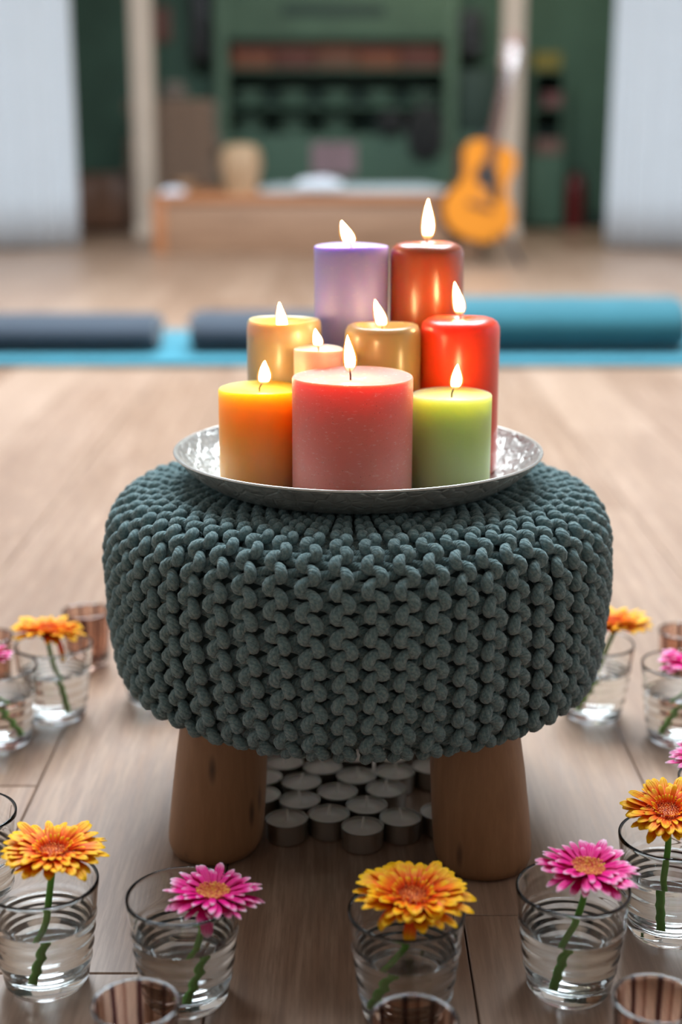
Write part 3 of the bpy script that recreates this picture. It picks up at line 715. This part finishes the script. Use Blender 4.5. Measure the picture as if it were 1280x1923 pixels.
def leg(bx,by,tx,ty,rot):
    """turned log leg from the floor to the underside of the seat"""
    prof=[(0,0.0),(0.028,0.0),(0.0385,0.003),(0.0418,0.011),(0.0425,0.022),(0.0420,0.05),(0.0405,0.09),(0.0385,0.12),(0.037,0.150),(0,0.150)]
    def wob(r,z,a): return r*(1+0.015*math.sin(2*a+rot)+0.01*math.sin(3*a+z*20+rot)), z
    o=lathe('leg',prof,M_leg,stool,56,wob=wob,sharp=1.3)
    for v in o.data.vertices:
        f=v.co.z/0.150; x,y=v.co.x,v.co.y
        v.co.x=bx-CX+(tx-bx)*f+x; v.co.y=by-CY+(ty-by)*f+y
legs=[(-0.1140,1.165),(0.1255,1.138),(0.1430,1.378),(-0.0965,1.405)]
for i,(bx,by) in enumerate(legs):
    leg(bx,by,CX+(bx-CX)*0.90,CY+(by-CY)*0.92,i*1.7)

# ================================================================ TRAY
RT=0.1675
tray=thing('metal_tray','shallow round hammered silver tray carrying the candles on top of the stool','tray',(CX,CY,0.3175))
# profile from the underside centre, out, over the rim and back to the inner centre
lathe('tray_bowl',[(0,0),(0.09,0),(0.128,0.0),(0.136,0.0022),(0.148,0.0095),(0.159,0.0185),(0.1665,0.0275),(0.1645,0.0285),(0.157,0.0195),(0.146,0.0110),(0.1345,0.0040),(0.1300,0.002),(0.09,0.002),(0,0.002)],M_tray,tray,128,sharp=1.2)
o=lathe('rolled_rim',[(RT+0.0013*math.cos(a)-0.0012,0.0285+0.0013*math.sin(a)) for a in [2*PI*i/10 for i in range(10)]],M_trayrim,tray,128,close=True,sharp=3)
ZT=0.3196

# ================================================================ CANDLES
def flame(root, base, h, wd, lean):
    """teardrop flame: bright core in a thin orange mantle"""
    for nm,m,k,dz in (('flame',M_core,1.0,0.0),('flame_mantle',M_halo,1.34,-0.0008)):
        V=[];Fc=[];n=20; K=22
        for j in range(K+1):
            f=j/K
            r=wd/2*k*(math.sin(PI*min(1,f**0.62))**0.8)*(1.0 if f<0.5 else 1.0-0.15*(f-0.5))
            if j in (0,K): r=0.00005
            hh=h*(1.06 if nm!='flame' else 1.0)
            cx=lean[0]*(f**1.3)*hh; cy=lean[1]*(f**1.3)*hh; cx+=0.0006*math.sin(f*5)
            for i in range(n):
                a=2*PI*i/n; V.append((base[0]+cx+r*math.cos(a),base[1]+cy+r*math.sin(a),base[2]+dz+f*hh))
        for j in range(K):
            for i in range(n):
                a=j*n+i;b=j*n+(i+1)%n; Fc.append((a,b,b+n,a+n))
        Fc.append(tuple(range(n))[::-1]); Fc.append(tuple(range(K*n,(K+1)*n)))
        if nm=='flame': par=link_mesh('flame',V,Fc,m,root)
        else: link_mesh('flame_mantle',V,Fc,m,par)
def candle(label,px,pyt,D,r,kind,material,fh,fw=0.0095,lean=(0,0),wick_px=None,wickbend=(0,0),wickh=0.009,fbase=0.004):
    top=at(px,pyt,D=D); x=top.x; h=top.z-ZT
    t=thing('pillar_candle',label,'candle',(x,D,ZT),0,'burning pillar candles on the silver tray')
    if kind=='flat':      # sharp rustic edge, faintly dished top
        prof=[(0,0),(r*0.97,0),(r,0.002),(r*1.0,h*0.5),(r*0.998,h-0.0012),(r*0.985,h),(r*0.93,h-0.0004),(r*0.7,h-0.0012),(r*0.4,h-0.0022),(r*0.18,h-0.0035),(0,h-0.0035)]; wz=h-0.0036
    elif kind=='round':   # rounded shoulder, shallow pool
        prof=[(0,0),(r*0.96,0),(r,0.002),(r,h-0.012),(r*0.985,h-0.0075),(r*0.93,h-0.0035),(r*0.82,h-0.0008),(r*0.7,h+0.0006),(r*0.45,h+0.0012),(r*0.3,h+0.0010),(r*0.24,h-0.001),(0,h-0.0012)]; wz=h-0.0015
    elif kind=='pool':
        prof=[(0,0),(r*0.96,0),(r,0.002),(r,h-0.012),(r*0.985,h-0.006),(r*0.92,h-0.0015),(r*0.82,h),(r*0.72,h-0.001),(r*0.6,h-0.006),(r*0.4,h-0.0085),(0,h-0.009)]; wz=h-0.0092
    else:                 # deep hollow
        prof=[(0,0),(r*0.96,0),(r,0.002),(r,h-0.009),(r*0.98,h-0.003),(r*0.93,h),(r*0.86,h-0.0005),(r*0.80,h-0.004),(r*0.77,h-0.012),(r*0.7,h-0.018),(r*0.4,h-0.020),(0,h-0.020)]; wz=h-0.0202
    sr=random.Random(int(px))
    a1,a2=sr.uniform(0,6),sr.uniform(0,6)
    def wob(rr,z,a):
        k=1+0.004*math.sin(2*a+a1)+0.003*math.sin(5*a+z*30+a2)
        zz=z+(0.0006*math.sin(2*a+a1) if z>h*0.6 else 0)
        return rr*k,zz
    # finer side rings
    P=[]; 
    for a,b in zip(prof[:-1],prof[1:]):
        P.append(a)
        if abs(b[1]-a[1])>0.012:
            m=int(abs(b[1]-a[1])/0.008)
            for q in range(1,m): P.append((a[0]+(b[0]-a[0])*q/m,a[1]+(b[1]-a[1])*q/m))
    P.append(prof[-1])
    lathe('wax_body',P,material,t,96,wob=wob,sharp=1.0)
    wx = 0 if wick_px is None else (wick_px-px)/F*(D*1.0+0.05)
    pts=[(wx,0,wz-0.002),(wx,0,wz+wickh*0.35),(wx+wickbend[0]*0.5,wickbend[1],wz+wickh*0.7),(wx+wickbend[0],wickbend[1],wz+wickh)]
    tube('wick',pts,[0.0008,0.0008,0.0007,0.0006],M_wick,t,8)
    flame(t,(wx+wickbend[0],wickbend[1],wz+wickh-0.0035 if kind!='hollow' else wz+fbase),fh,fw,lean)
    return t
W_pink=wax('rose_wax',(0.80,0.20,0.16),(0.74,0.34,0.29),0.5,0.5,0.045,0.0,0.085,(1.0,0.25,0.15))
W_orange=wax('orange_wax',(0.98,0.42,0.02),(0.95,0.48,0.27),0.45,0.0,0.06,0.0,0.06,(1.0,0.75,0.12))
W_green=wax('green_wax',(0.56,0.69,0.27),(0.60,0.72,0.44),0.45,0.08,0.05,0.0,0.05,(1.0,0.9,0.35))
W_red=wax('red_wax',(0.86,0.06,0.008),None,0.32,0,0.03,0,0.1,(1.0,0.15,0.05),0.35)
W_olive=wax('mustard_wax',(0.42,0.30,0.12),None,0.32,0,0.014,0,0.1,(1,0.6,0.25),0.35)
W_beige=wax('beige_wax',(0.44,0.38,0.22),None,0.34,0,0.016,0,0.1,(1,0.65,0.3),0.3)
W_small=wax('pale_pink_wax',(0.80,0.48,0.42),None,0.45,0,0.012,0,0.1,(1,0.4,0.3))
W_lilac=wax('lilac_wax',(0.28,0.26,0.62),(0.24,0.17,0.32),0.5,0.12,0.012,0.0,0.17,(0.8,0.4,0.8))  # turns darker and less blue towards the foot
W_rust=wax('rust_wax',(0.38,0.07,0.012),None,0.30,0,0.010,0,0.1,(1,0.2,0.05),0.5)
candle('wide rose-pink candle, front centre of the tray',661.5,706,1.1925,0.0515,'flat',W_pink,0.0315,0.0093,(-0.04,0),658,(-0.0008,0),0.0105,0.005)
candle('orange candle at the front left of the tray',487,728,1.236,0.0365,'flat',W_orange,0.021,0.0100,(0.10,0),None,(0.0035,0),0.010,0.0065)
candle('pale green candle at the front right of the tray',848,739,1.226,0.0352,'flat',W_green,0.0225,0.0090,(0.12,0),None,(0.0025,0),0.0105,0.006)
candle('bright red candle with rounded shoulder behind the green one',864,598,1.2985,0.0362,'round',W_red,0.0305,0.0095,(-0.14,0),None,(-0.001,0),0.0075,0.003)
candle('mustard candle with a glowing pool, between the red and pink ones',718.5,609,1.291,0.0345,'pool',W_olive,0.026,0.0095,(-0.22,0),None,(-0.001,0),0.009,0.001)
candle('beige hollowed candle at the far left of the middle row',533,600,1.311,0.0345,'hollow',W_beige,0.030,0.0095,(-0.05,0),None,(-0.002,0),0.010,0.006)
candle('small thin pale pink candle behind the wide rose one',598,654,1.262,0.0222,'flat',W_small,0.0165,0.0080,(-0.08,0),None,(-0.001,0),0.008,0.006)
candle('tall lilac candle at the back left of the tray',659.5,461,1.361,0.0352,'flat',W_lilac,0.0225,0.0110,(-0.30,0),None,(-0.0020,0),0.0075,0.005)
candle('tall rust-brown candle at the back right of the tray',801.5,457,1.366,0.0350,'round',W_rust,0.0385,0.0105,(0.03,0),None,(0,0),0.0075,0.003)

# ================================================================ TEALIGHTS
def tealight(label,x,y,first=[None]):
    if first[0] is None:
        t=thing('tealight',label,'tealight',(x,y,0),0,'unlit tealights under the stool')
        r=0.0192; h=0.0195
        lathe('metal_cup',[(0,0.0003),(r-0.0022,0.0003),(r-0.0008,0.0012),(r-0.0004,0.004),(r-0.0002,h-0.001),(r,h),(r-0.0006,h+0.0002),(r-0.0007,h-0.003),(0,h-0.004)],M_alu,t,40)
        lathe('wax',[(0,h-0.006),(r-0.0009,h-0.006),(r-0.0010,h-0.0022),(r-0.0030,h-0.0028),(0.006,h-0.0030),(0.0025,h-0.0018),(0,h-0.0015)],M_twax,t,40)
        tube('wick',[(0,0,h-0.003),(0.0002,0,h+0.002),(0.0012,0.0006,h+0.0085)],[0.0012,0.0012,0.0009],M_twick,t,8)
        first[0]=t; return t
    return dup(first[0],(x,y,0),random.uniform(-0.5,3.4),label)
tl=[(675,335,'frontmost unlit tealight under the stool, at the point of the group'),
(433,310,'unlit tealight next to the left leg in the front row'),
(571,292,'unlit tealight just left of and behind the frontmost one'),
(795,305,'unlit tealight just right of and behind the frontmost one'),
(925,292,'unlit tealight half hidden by the right stool leg, front row'),
(470,250,'unlit tealight in the second row, nearest the left leg but one'),
(690,263,'unlit tealight in the second row, right of centre'),
(588,222,'unlit tealight in the third row, centre'),
(360,230,'unlit tealight half hidden by the left leg, second row'),
(482,188,'unlit tealight in the fourth row, left of centre'),
(745,213,'unlit tealight in the third row, right of centre'),
(647,172,'unlit tealight in the middle of the fourth row'),
(352,176,'unlit tealight mostly hidden by the left leg, third row'),
(778,160,'bright unlit tealight in the fifth row, right'),
(545,140,'bright unlit tealight in the fifth row, left of centre'),
(418,128,'dim unlit tealight near the back left leg, fifth row'),
(527,94,'bright unlit tealight in the back row, left'),
(650,98,'bright unlit tealight in the back row, centre'),
(778,108,'bright unlit tealight in the back row, right'),
(890,142,'unlit tealight by the upper part of the right leg'),
(860,62,'unlit tealight at the very back right, under the knitted edge'),
(590,58,'unlit tealight at the very back, under the knitted edge')]
pos=[]
for (cx,cy,lab) in tl:
    p=at(300+cx*0.5625,1360+cy*0.5625,z=0.0195); pos.append([p.x,p.y,lab])
for it in range(60):      # push apart any that touch, and away from the legs
    for i in range(len(pos)):
        for j in range(i):
            dx=pos[i][0]-pos[j][0]; dy=pos[i][1]-pos[j][1]; d=math.hypot(dx,dy)
            if d<0.0392:
                k=(0.0394-d)/2/d; pos[i][0]+=dx*k; pos[i][1]+=dy*k; pos[j][0]-=dx*k; pos[j][1]-=dy*k
        for bx,by in legs:
            dx=pos[i][0]-bx; dy=pos[i][1]-by; d=math.hypot(dx,dy)
            if d<0.0637: pos[i][0]+=dx*(0.0638-d)/d; pos[i][1]+=dy*(0.0638-d)/d
for x,y,lab in pos: tealight(lab,x,y)

# ================================================================ TUMBLERS AND FLOWERS
HG=0.086
def tumbler_mesh():
    outer=[(0,0.0006),(0.022,0.0006),(0.0265,0.0),(0.0292,0.0012),(0.0305,0.004)]
    def ro(z): return 0.0305+(0.0425-0.0305)*(z/HG)**0.85
    for i in range(1,70):
        z=0.004+(HG-0.006)*i/70
        rib=0.0
        if 0.016<z<0.064:
            ph=(z-0.016)/0.012; f=ph-math.floor(ph); rib=0.0016*(1-f)*(0.5-0.5*math.cos(2*PI*f))
        outer.append((ro(z)+rib,z))
    outer+=[(0.0422,HG-0.0012),(0.0419,HG-0.0003),(0.0412,HG),(0.0405,HG-0.0004),(0.0401,HG-0.0014)]
    inner=[]
    for i in range(0,40):
        z=HG-0.003-(HG-0.003-0.016)*i/40
        rb=0.0
        inner.append((ro(z)-0.0024+rb,z))
    inner+=[(0.0275,0.0135),(0.025,0.0112),(0.018,0.0098),(0,0.0094)]
    return outer+inner, ro
TPROF,RO=tumbler_mesh()
WZ=0.056
def tumbler(label,loc,water=True,first={}):
    key=water
    if key not in first:
        t=thing('glass_tumbler',label,'glass',loc,0,'ribbed glass tumblers around the stool')
        lathe('glass_body',TPROF,M_glass,t,96,sharp=2.5)
        if water:
            wp=[(0,0.0092),(0.018,0.0096),(0.0252,0.0110),(0.0277,0.0133)]
            for i in range(0,22):
                z=0.0165+(WZ-0.0165)*i/21; wp.append((RO(z)-0.0024+0.00012,z))
            r_=wp[-1][0]; wp+=[(r_-0.0012,WZ-0.0006),(r_-0.003,WZ-0.0009),(0,WZ-0.0009)]
            lathe('water',wp,M_water,t,96,sharp=1.2)
        first[key]=t; return t
    return dup(first[key],loc,0,label)
def votive(label,loc,rz,first=[None]):
    if first[0] is None:
        t=thing('votive_glass',label,'votive holder',loc,rz,'small brown streaked glass candle holders')
        r=0.0292;h=0.070
        lathe('glass_cup',[(0,0.0004),(0.020,0.0004),(0.0225,0.0015),(0.024,0.004),(0.0262,0.03),(0.0285,h-0.003),(r,h-0.001),(r-0.0006,h),(r-0.0018,h-0.0004),(r-0.0028,h-0.003),(0.0238,0.03),(0.0215,0.011),(0.018,0.0085),(0,0.008)],M_votive,t,72,sharp=2.5)
        o=lathe('clear_rim',[(r-0.0011+0.0013*math.cos(a),h-0.0001+0.0011*math.sin(a)) for a in [2*PI*i/10 for i in range(10)]],M_glass,t,72,close=True,sharp=3); o['label']='clear glass rim'
        first[0]=t; return t
    return dup(first[0],loc,rz,label)

def petal_ring(V,Fc,U,n,R0,L,wd,elev,droop,rnd,z0,rot,curl=0.0,missing=()):
    for k in range(n):
        if k in missing: continue
        a=2*PI*(k+rnd.uniform(-0.25,0.25))/n+rot; l=L*rnd.uniform(0.86,1.08); w_=wd*rnd.uniform(0.85,1.15)
        el=elev+rnd.uniform(-0.14,0.14); dr=droop+rnd.uniform(-0.22,0.3); tw=rnd.uniform(-0.35,0.35)
        NU,NV=5,9; b=len(V)
        x=R0; z=z0+rnd.uniform(-0.0004,0.0004); ang=el
        er=Vector((math.cos(a),math.sin(a),0)); et=Vector((-math.sin(a),math.cos(a),0)); ez=Vector((0,0,1))
        for j in range(NV):
            f=j/(NV-1)
            half=w_/2*(0.42+0.58*math.sin(PI*min(1,f*0.62+0.04)))*(1.0 if f<0.75 else math.sqrt(max(0.0,1-((f-0.75)/0.262)**2)))
            tt=tw*f
            for i in range(NU):
                g=(i/(NU-1)-0.5)*2
                cup=0.22*half*(g*g)*(1+curl*3)+0.06*half*math.cos(g*PI*2)
                lat=et*(g*half*math.cos(tt))+ (er*(-math.sin(ang))+ez*math.cos(ang))*(g*half*math.sin(tt)+cup)
                p=er*x+ez*z+lat
                V.append(p); U.append((i/(NU-1),f))
            ang=el-dr*f; x+=l/(NV-1)*math.cos(ang); z+=l/(NV-1)*math.sin(ang)
        for j in range(NV-1):
            for i in range(NU-1):
                q=b+j*NU+i; Fc.append((q,q+1,q+1+NU,q+NU))
def gerbera(label,head,nrm,R,kind,stem_pts,seed,spin=0.0,extra=None,group=None):
    rnd=random.Random(seed); t=thing('gerbera',label,'flower',head,0,group)
    N=Vector(nrm).normalized(); q=Vector((0,0,1)).rotation_difference(N); Mx=q.to_matrix()@Matrix.Rotation(spin,3,'Z')
    V=[];Fc=[];U=[]
    if kind=='o':
        petal_ring(V,Fc,U,30,R*0.22,R*0.80,R*0.20,0.20,0.28,rnd,-0.0010,0)
        petal_ring(V,Fc,U,28,R*0.22,R*0.72,R*0.185,0.36,0.30,rnd,0.0000,0.1)
        petal_ring(V,Fc,U,26,R*0.24,R*0.44,R*0.11,0.6,0.4,rnd,0.0012,0.05)
        petal_ring(V,Fc,U,30,R*0.22,R*0.2,R*0.05,0.9,0.3,rnd,0.0022,0.0)
        mp,md,dn,dr=M_pet_o,M_disc_o,230,0.42
    else:
        petal_ring(V,Fc,U,28,R*0.2,R*0.82,R*0.19,0.12,0.15,rnd,-0.0010,0)
        petal_ring(V,Fc,U,24,R*0.2,R*0.72,R*0.17,0.30,0.2,rnd,0.0000,0.12)
        petal_ring(V,Fc,U,12,R*0.2,R*0.48,R*0.13,0.5,0.4,rnd,0.0008,0.12)
        mp,md,dn,dr=M_pet_p,M_disc_p,170,0.31
    if extra=='hang':    # one petal hangs straight down
        petal_ring(V,Fc,U,1,R*0.28,R*0.75,R*0.24,-1.25,0.1,rnd,-0.002,-PI/2-spin+0.15)
    if extra=='fold':
        petal_ring(V,Fc,U,1,R*0.38,R*0.5,R*0.34,0.95,1.3,rnd,0.002,PI+0.75-spin,curl=0.5)
        petal_ring(V,Fc,U,1,R*0.36,R*0.5,R*0.30,0.7,1.5,rnd,0.002,PI+1.2-spin,curl=0.5)
        petal_ring(V,Fc,U,1,R*0.40,R*0.45,R*0.22,-0.7,0.6,rnd,-0.002,PI+1.25-spin)
        petal_ring(V,Fc,U,1,R*0.42,R*0.42,R*0.20,-0.6,0.8,rnd,-0.002,PI+1.6-spin)
    V=[Mx@v for v in V]
    o=link_mesh('petals',V,Fc,mp,t,uvs=U)
    md_=o.modifiers.new('thickness','SOLIDIFY'); md_.thickness=0.00025
    # disc of florets in a spiral
    DV=[];DF=[]
    dome=R*dr
    for k in range(dn):
        f=math.sqrt((k+0.5)/dn); a=k*2.39996; rr=dome*f; hgt=0.0022*(0.6+0.9*f*f)*(R/0.04)*rnd.uniform(0.8,1.25); s=R*0.020*rnd.uniform(0.9,1.2)*(0.7+0.5*f)
        c=Vector((rr*math.cos(a),rr*math.sin(a),0.0018-0.0006*(1-f)))
        dirv=Vector((math.cos(a)*f*0.5,math.sin(a)*f*0.5,1)).normalized(); b=len(DV); ss=5
        s1=dirv.orthogonal().normalized(); s2=dirv.cross(s1)
        for (hf,rf) in ((0,0.8),(0.6,1.0),(0.9,0.9),(1.0,0.35)):
            for i in range(ss):
                an=2*PI*i/ss; DV.append(c+dirv*(hgt*hf)+(s1*math.cos(an)+s2*math.sin(an))*(s*rf))
        for j in range(3):
            for i in range(ss): DF.append((b+j*ss+i,b+j*ss+(i+1)%ss,b+(j+1)*ss+(i+1)%ss,b+(j+1)*ss+i))
        DF.append(tuple(b+3*ss+i for i in range(ss)))
    # bed of the disc
    b=len(DV); DV.append(Vector((0,0,0.0016)))
    for i in range(24): DV.append(Vector((dome*math.cos(i*PI/12),dome*math.sin(i*PI/12),0.0016)))
    for i in range(24): DF.append((b,b+1+i,b+1+(i+1)%24))
    link_mesh('flower_center',[Mx@v for v in DV],DF,md,t)
    o=lathe('calyx',[(0,-0.010*R/0.04),(0.004,-0.0095*R/0.04),(R*0.20,-0.006*R/0.04),(R*0.27,-0.0015),(R*0.25,0.0005),(0,0.0008)],M_calyx,t,24,wob=lambda r,z,a:(r*(1+0.06*math.sin(9*a)),z))
    o.data.transform(Mx.to_4x4())
    # stem: from under the calyx through given world points
    P0=Vector(head)+N*(-0.009*R/0.04); pts=[P0]+[Vector(p) for p in stem_pts]
    path=[]; Q=[2*pts[0]-pts[1]]+pts+[2*pts[-1]-pts[-2]]
    for i in range(1,len(Q)-2):
        for s in np.linspace(0,1,8,endpoint=False):
            p0,p1,p2,p3=[np.array(v) for v in Q[i-1:i+3]]
            path.append(0.5*((2*p1)+(-p0+p2)*s+(2*p0-5*p1+4*p2-p3)*s*s+(-p0+3*p1-3*p2+p3)*s**3))
    path.append(np.array(Q[-2])); path=np.array(path)-np.array(head)
    n=len(path); tube('stem',path,np.linspace(0.0023,0.0029,n),M_stem,t,12)
    return t

def set_glass(label,px,py,kind=None,fl=None,w=True,rimz=HG):
    """tumbler whose rim is centred where (px,py) is seen"""
    p=at(px,py,z=HG); loc=(p.x,p.y,0.0003); g=tumbler(label,loc,w); return Vector((p.x,p.y,0))
def flower_in(gc,label,kind,hx,hy,dy,R,nrm,foot,seed,spin=0,extra=None,lift=0.004):
    """flower head seen at (hx,hy), dy = how far behind the glass centre; foot = offset of the cut stem end in the glass"""
    head=at(hx,hy,D=gc.y+dy)
    f=Vector((gc.x+foot[0],gc.y+foot[1],0.0125))
    # the stem passes inside the rim
    mid=Vector((gc.x+(head.x-gc.x)*0.62,gc.y+(head.y-gc.y)*0.6,max(0.06,head.z-0.03)))
    mid2=f.lerp(mid,0.5)+Vector((0.0015*math.sin(seed),0.001,0))
    return gerbera(label,head,nrm,R,kind,[mid,mid2,f],seed,spin,extra,'gerbera flowers standing in glasses')

g=set_glass('ribbed glass tumbler at the lower left, holding the orange gerbera cut by the frame',78,1652)
flower_in(g,'orange-yellow gerbera at the lower left edge, in the glass left of the left stool leg','o',99,1602,-0.002,0.0400,(0.02,-0.02,1),(-0.006,-0.012),1)
g=set_glass('ribbed glass tumbler in front of the left stool leg, holding a magenta gerbera',344,1680)
flower_in(g,'magenta gerbera with one hanging petal, in front of the left stool leg','p',400,1680,0.002,0.0360,(0.06,0.02,1),(0.002,-0.020),2,0,'hang')
g=set_glass('ribbed glass tumbler at the bottom centre, holding an orange gerbera',763,1707)
flower_in(g,'orange-yellow gerbera with folded front petals, at the bottom centre','o',774,1686,0.0,0.0430,(0.06,-0.06,1),(-0.021,-0.008),3,0.2,'fold')
g=set_glass('ribbed glass tumbler in front of the right stool leg, holding a white-tipped magenta gerbera',1076,1664)
flower_in(g,'magenta gerbera with white petal tips in front of the right stool leg','p',1104,1634,0.0,0.0372,(0.05,-0.05,1),(-0.012,-0.014),4,0.4)
g=set_glass('ribbed glass tumbler at the right edge, holding a tall orange gerbera',1262,1567)
flower_in(g,'orange gerbera with very full petals at the right edge of the picture','o',1254,1526,-0.004,0.0370,(-0.05,-0.22,1),(-0.006,-0.010),5,0.9)
g=set_glass('empty-looking ribbed glass tumbler cut by the left edge, above the orange gerbera',-67,1526)
g=set_glass('ribbed glass tumbler at the middle left edge with a magenta gerbera',-6,1250)
flower_in(g,'magenta gerbera just peeking in at the middle left edge','p',-44,1236,0.0,0.0370,(-0.1,0.05,1),(0.022,-0.010),6)
g=set_glass('ribbed glass tumbler at the back left holding an orange gerbera, beside the knitted cover',100,1208)
flower_in(g,'orange gerbera with a drooping petal at the back left, left of the knitted cover','o',90,1186,-0.004,0.0400,(0.06,0.05,1),(0.012,-0.010),7,0.3,'hang')
g=set_glass('ribbed glass tumbler at the back right, partly hidden by the knitted cover',1118,1206)
flower_in(g,'orange gerbera at the back right, peeking out from behind the knitted cover','o',1152,1172,0.0,0.0400,(-0.08,0.05,1),(-0.016,-0.010),8,0.7,'hang')
g=set_glass('ribbed glass tumbler at the middle right edge holding a magenta gerbera',1280,1246)
flower_in(g,'magenta gerbera low in its glass at the middle right edge','p',1302,1250,0.0,0.0370,(0.1,0,1),(-0.018,-0.010),9)
g=set_glass('ribbed glass tumbler barely in view at the right edge, behind the full orange gerbera',1366,1462)
flower_in(g,'magenta gerbera with pale petal tips barely in view at the right edge','p',1336,1424,0.0,0.0370,(-0.1,-0.05,1),(0.0,-0.010),10)
g=set_glass('ribbed glass tumbler mostly hidden behind the lower left of the knitted cover',287,1178)

def set_votive(label,px,py,rz): p=at(px,py,z=0.07); votive(label,(p.x,p.y,0.0003),rz)
set_votive('small brown-streaked votive glass at the bottom left, in front of the magenta gerbera',254,1885,0.5)
set_votive('small dark-streaked votive glass at the bottom centre, in front of the orange gerbera',776,1916,1.3)
set_votive('small brown-streaked votive glass in the bottom right corner',1233,1876,0.15)
set_votive('small brown-streaked votive glass at the back left, behind the drooping orange gerbera',162,1148,0.9)
set_votive('small brown-streaked votive glass at the left edge, behind the magenta gerbera',-24,1196,2.0)
set_votive('small brown-streaked votive glass at the right edge, behind the magenta gerbera',1284,1185,1.1)
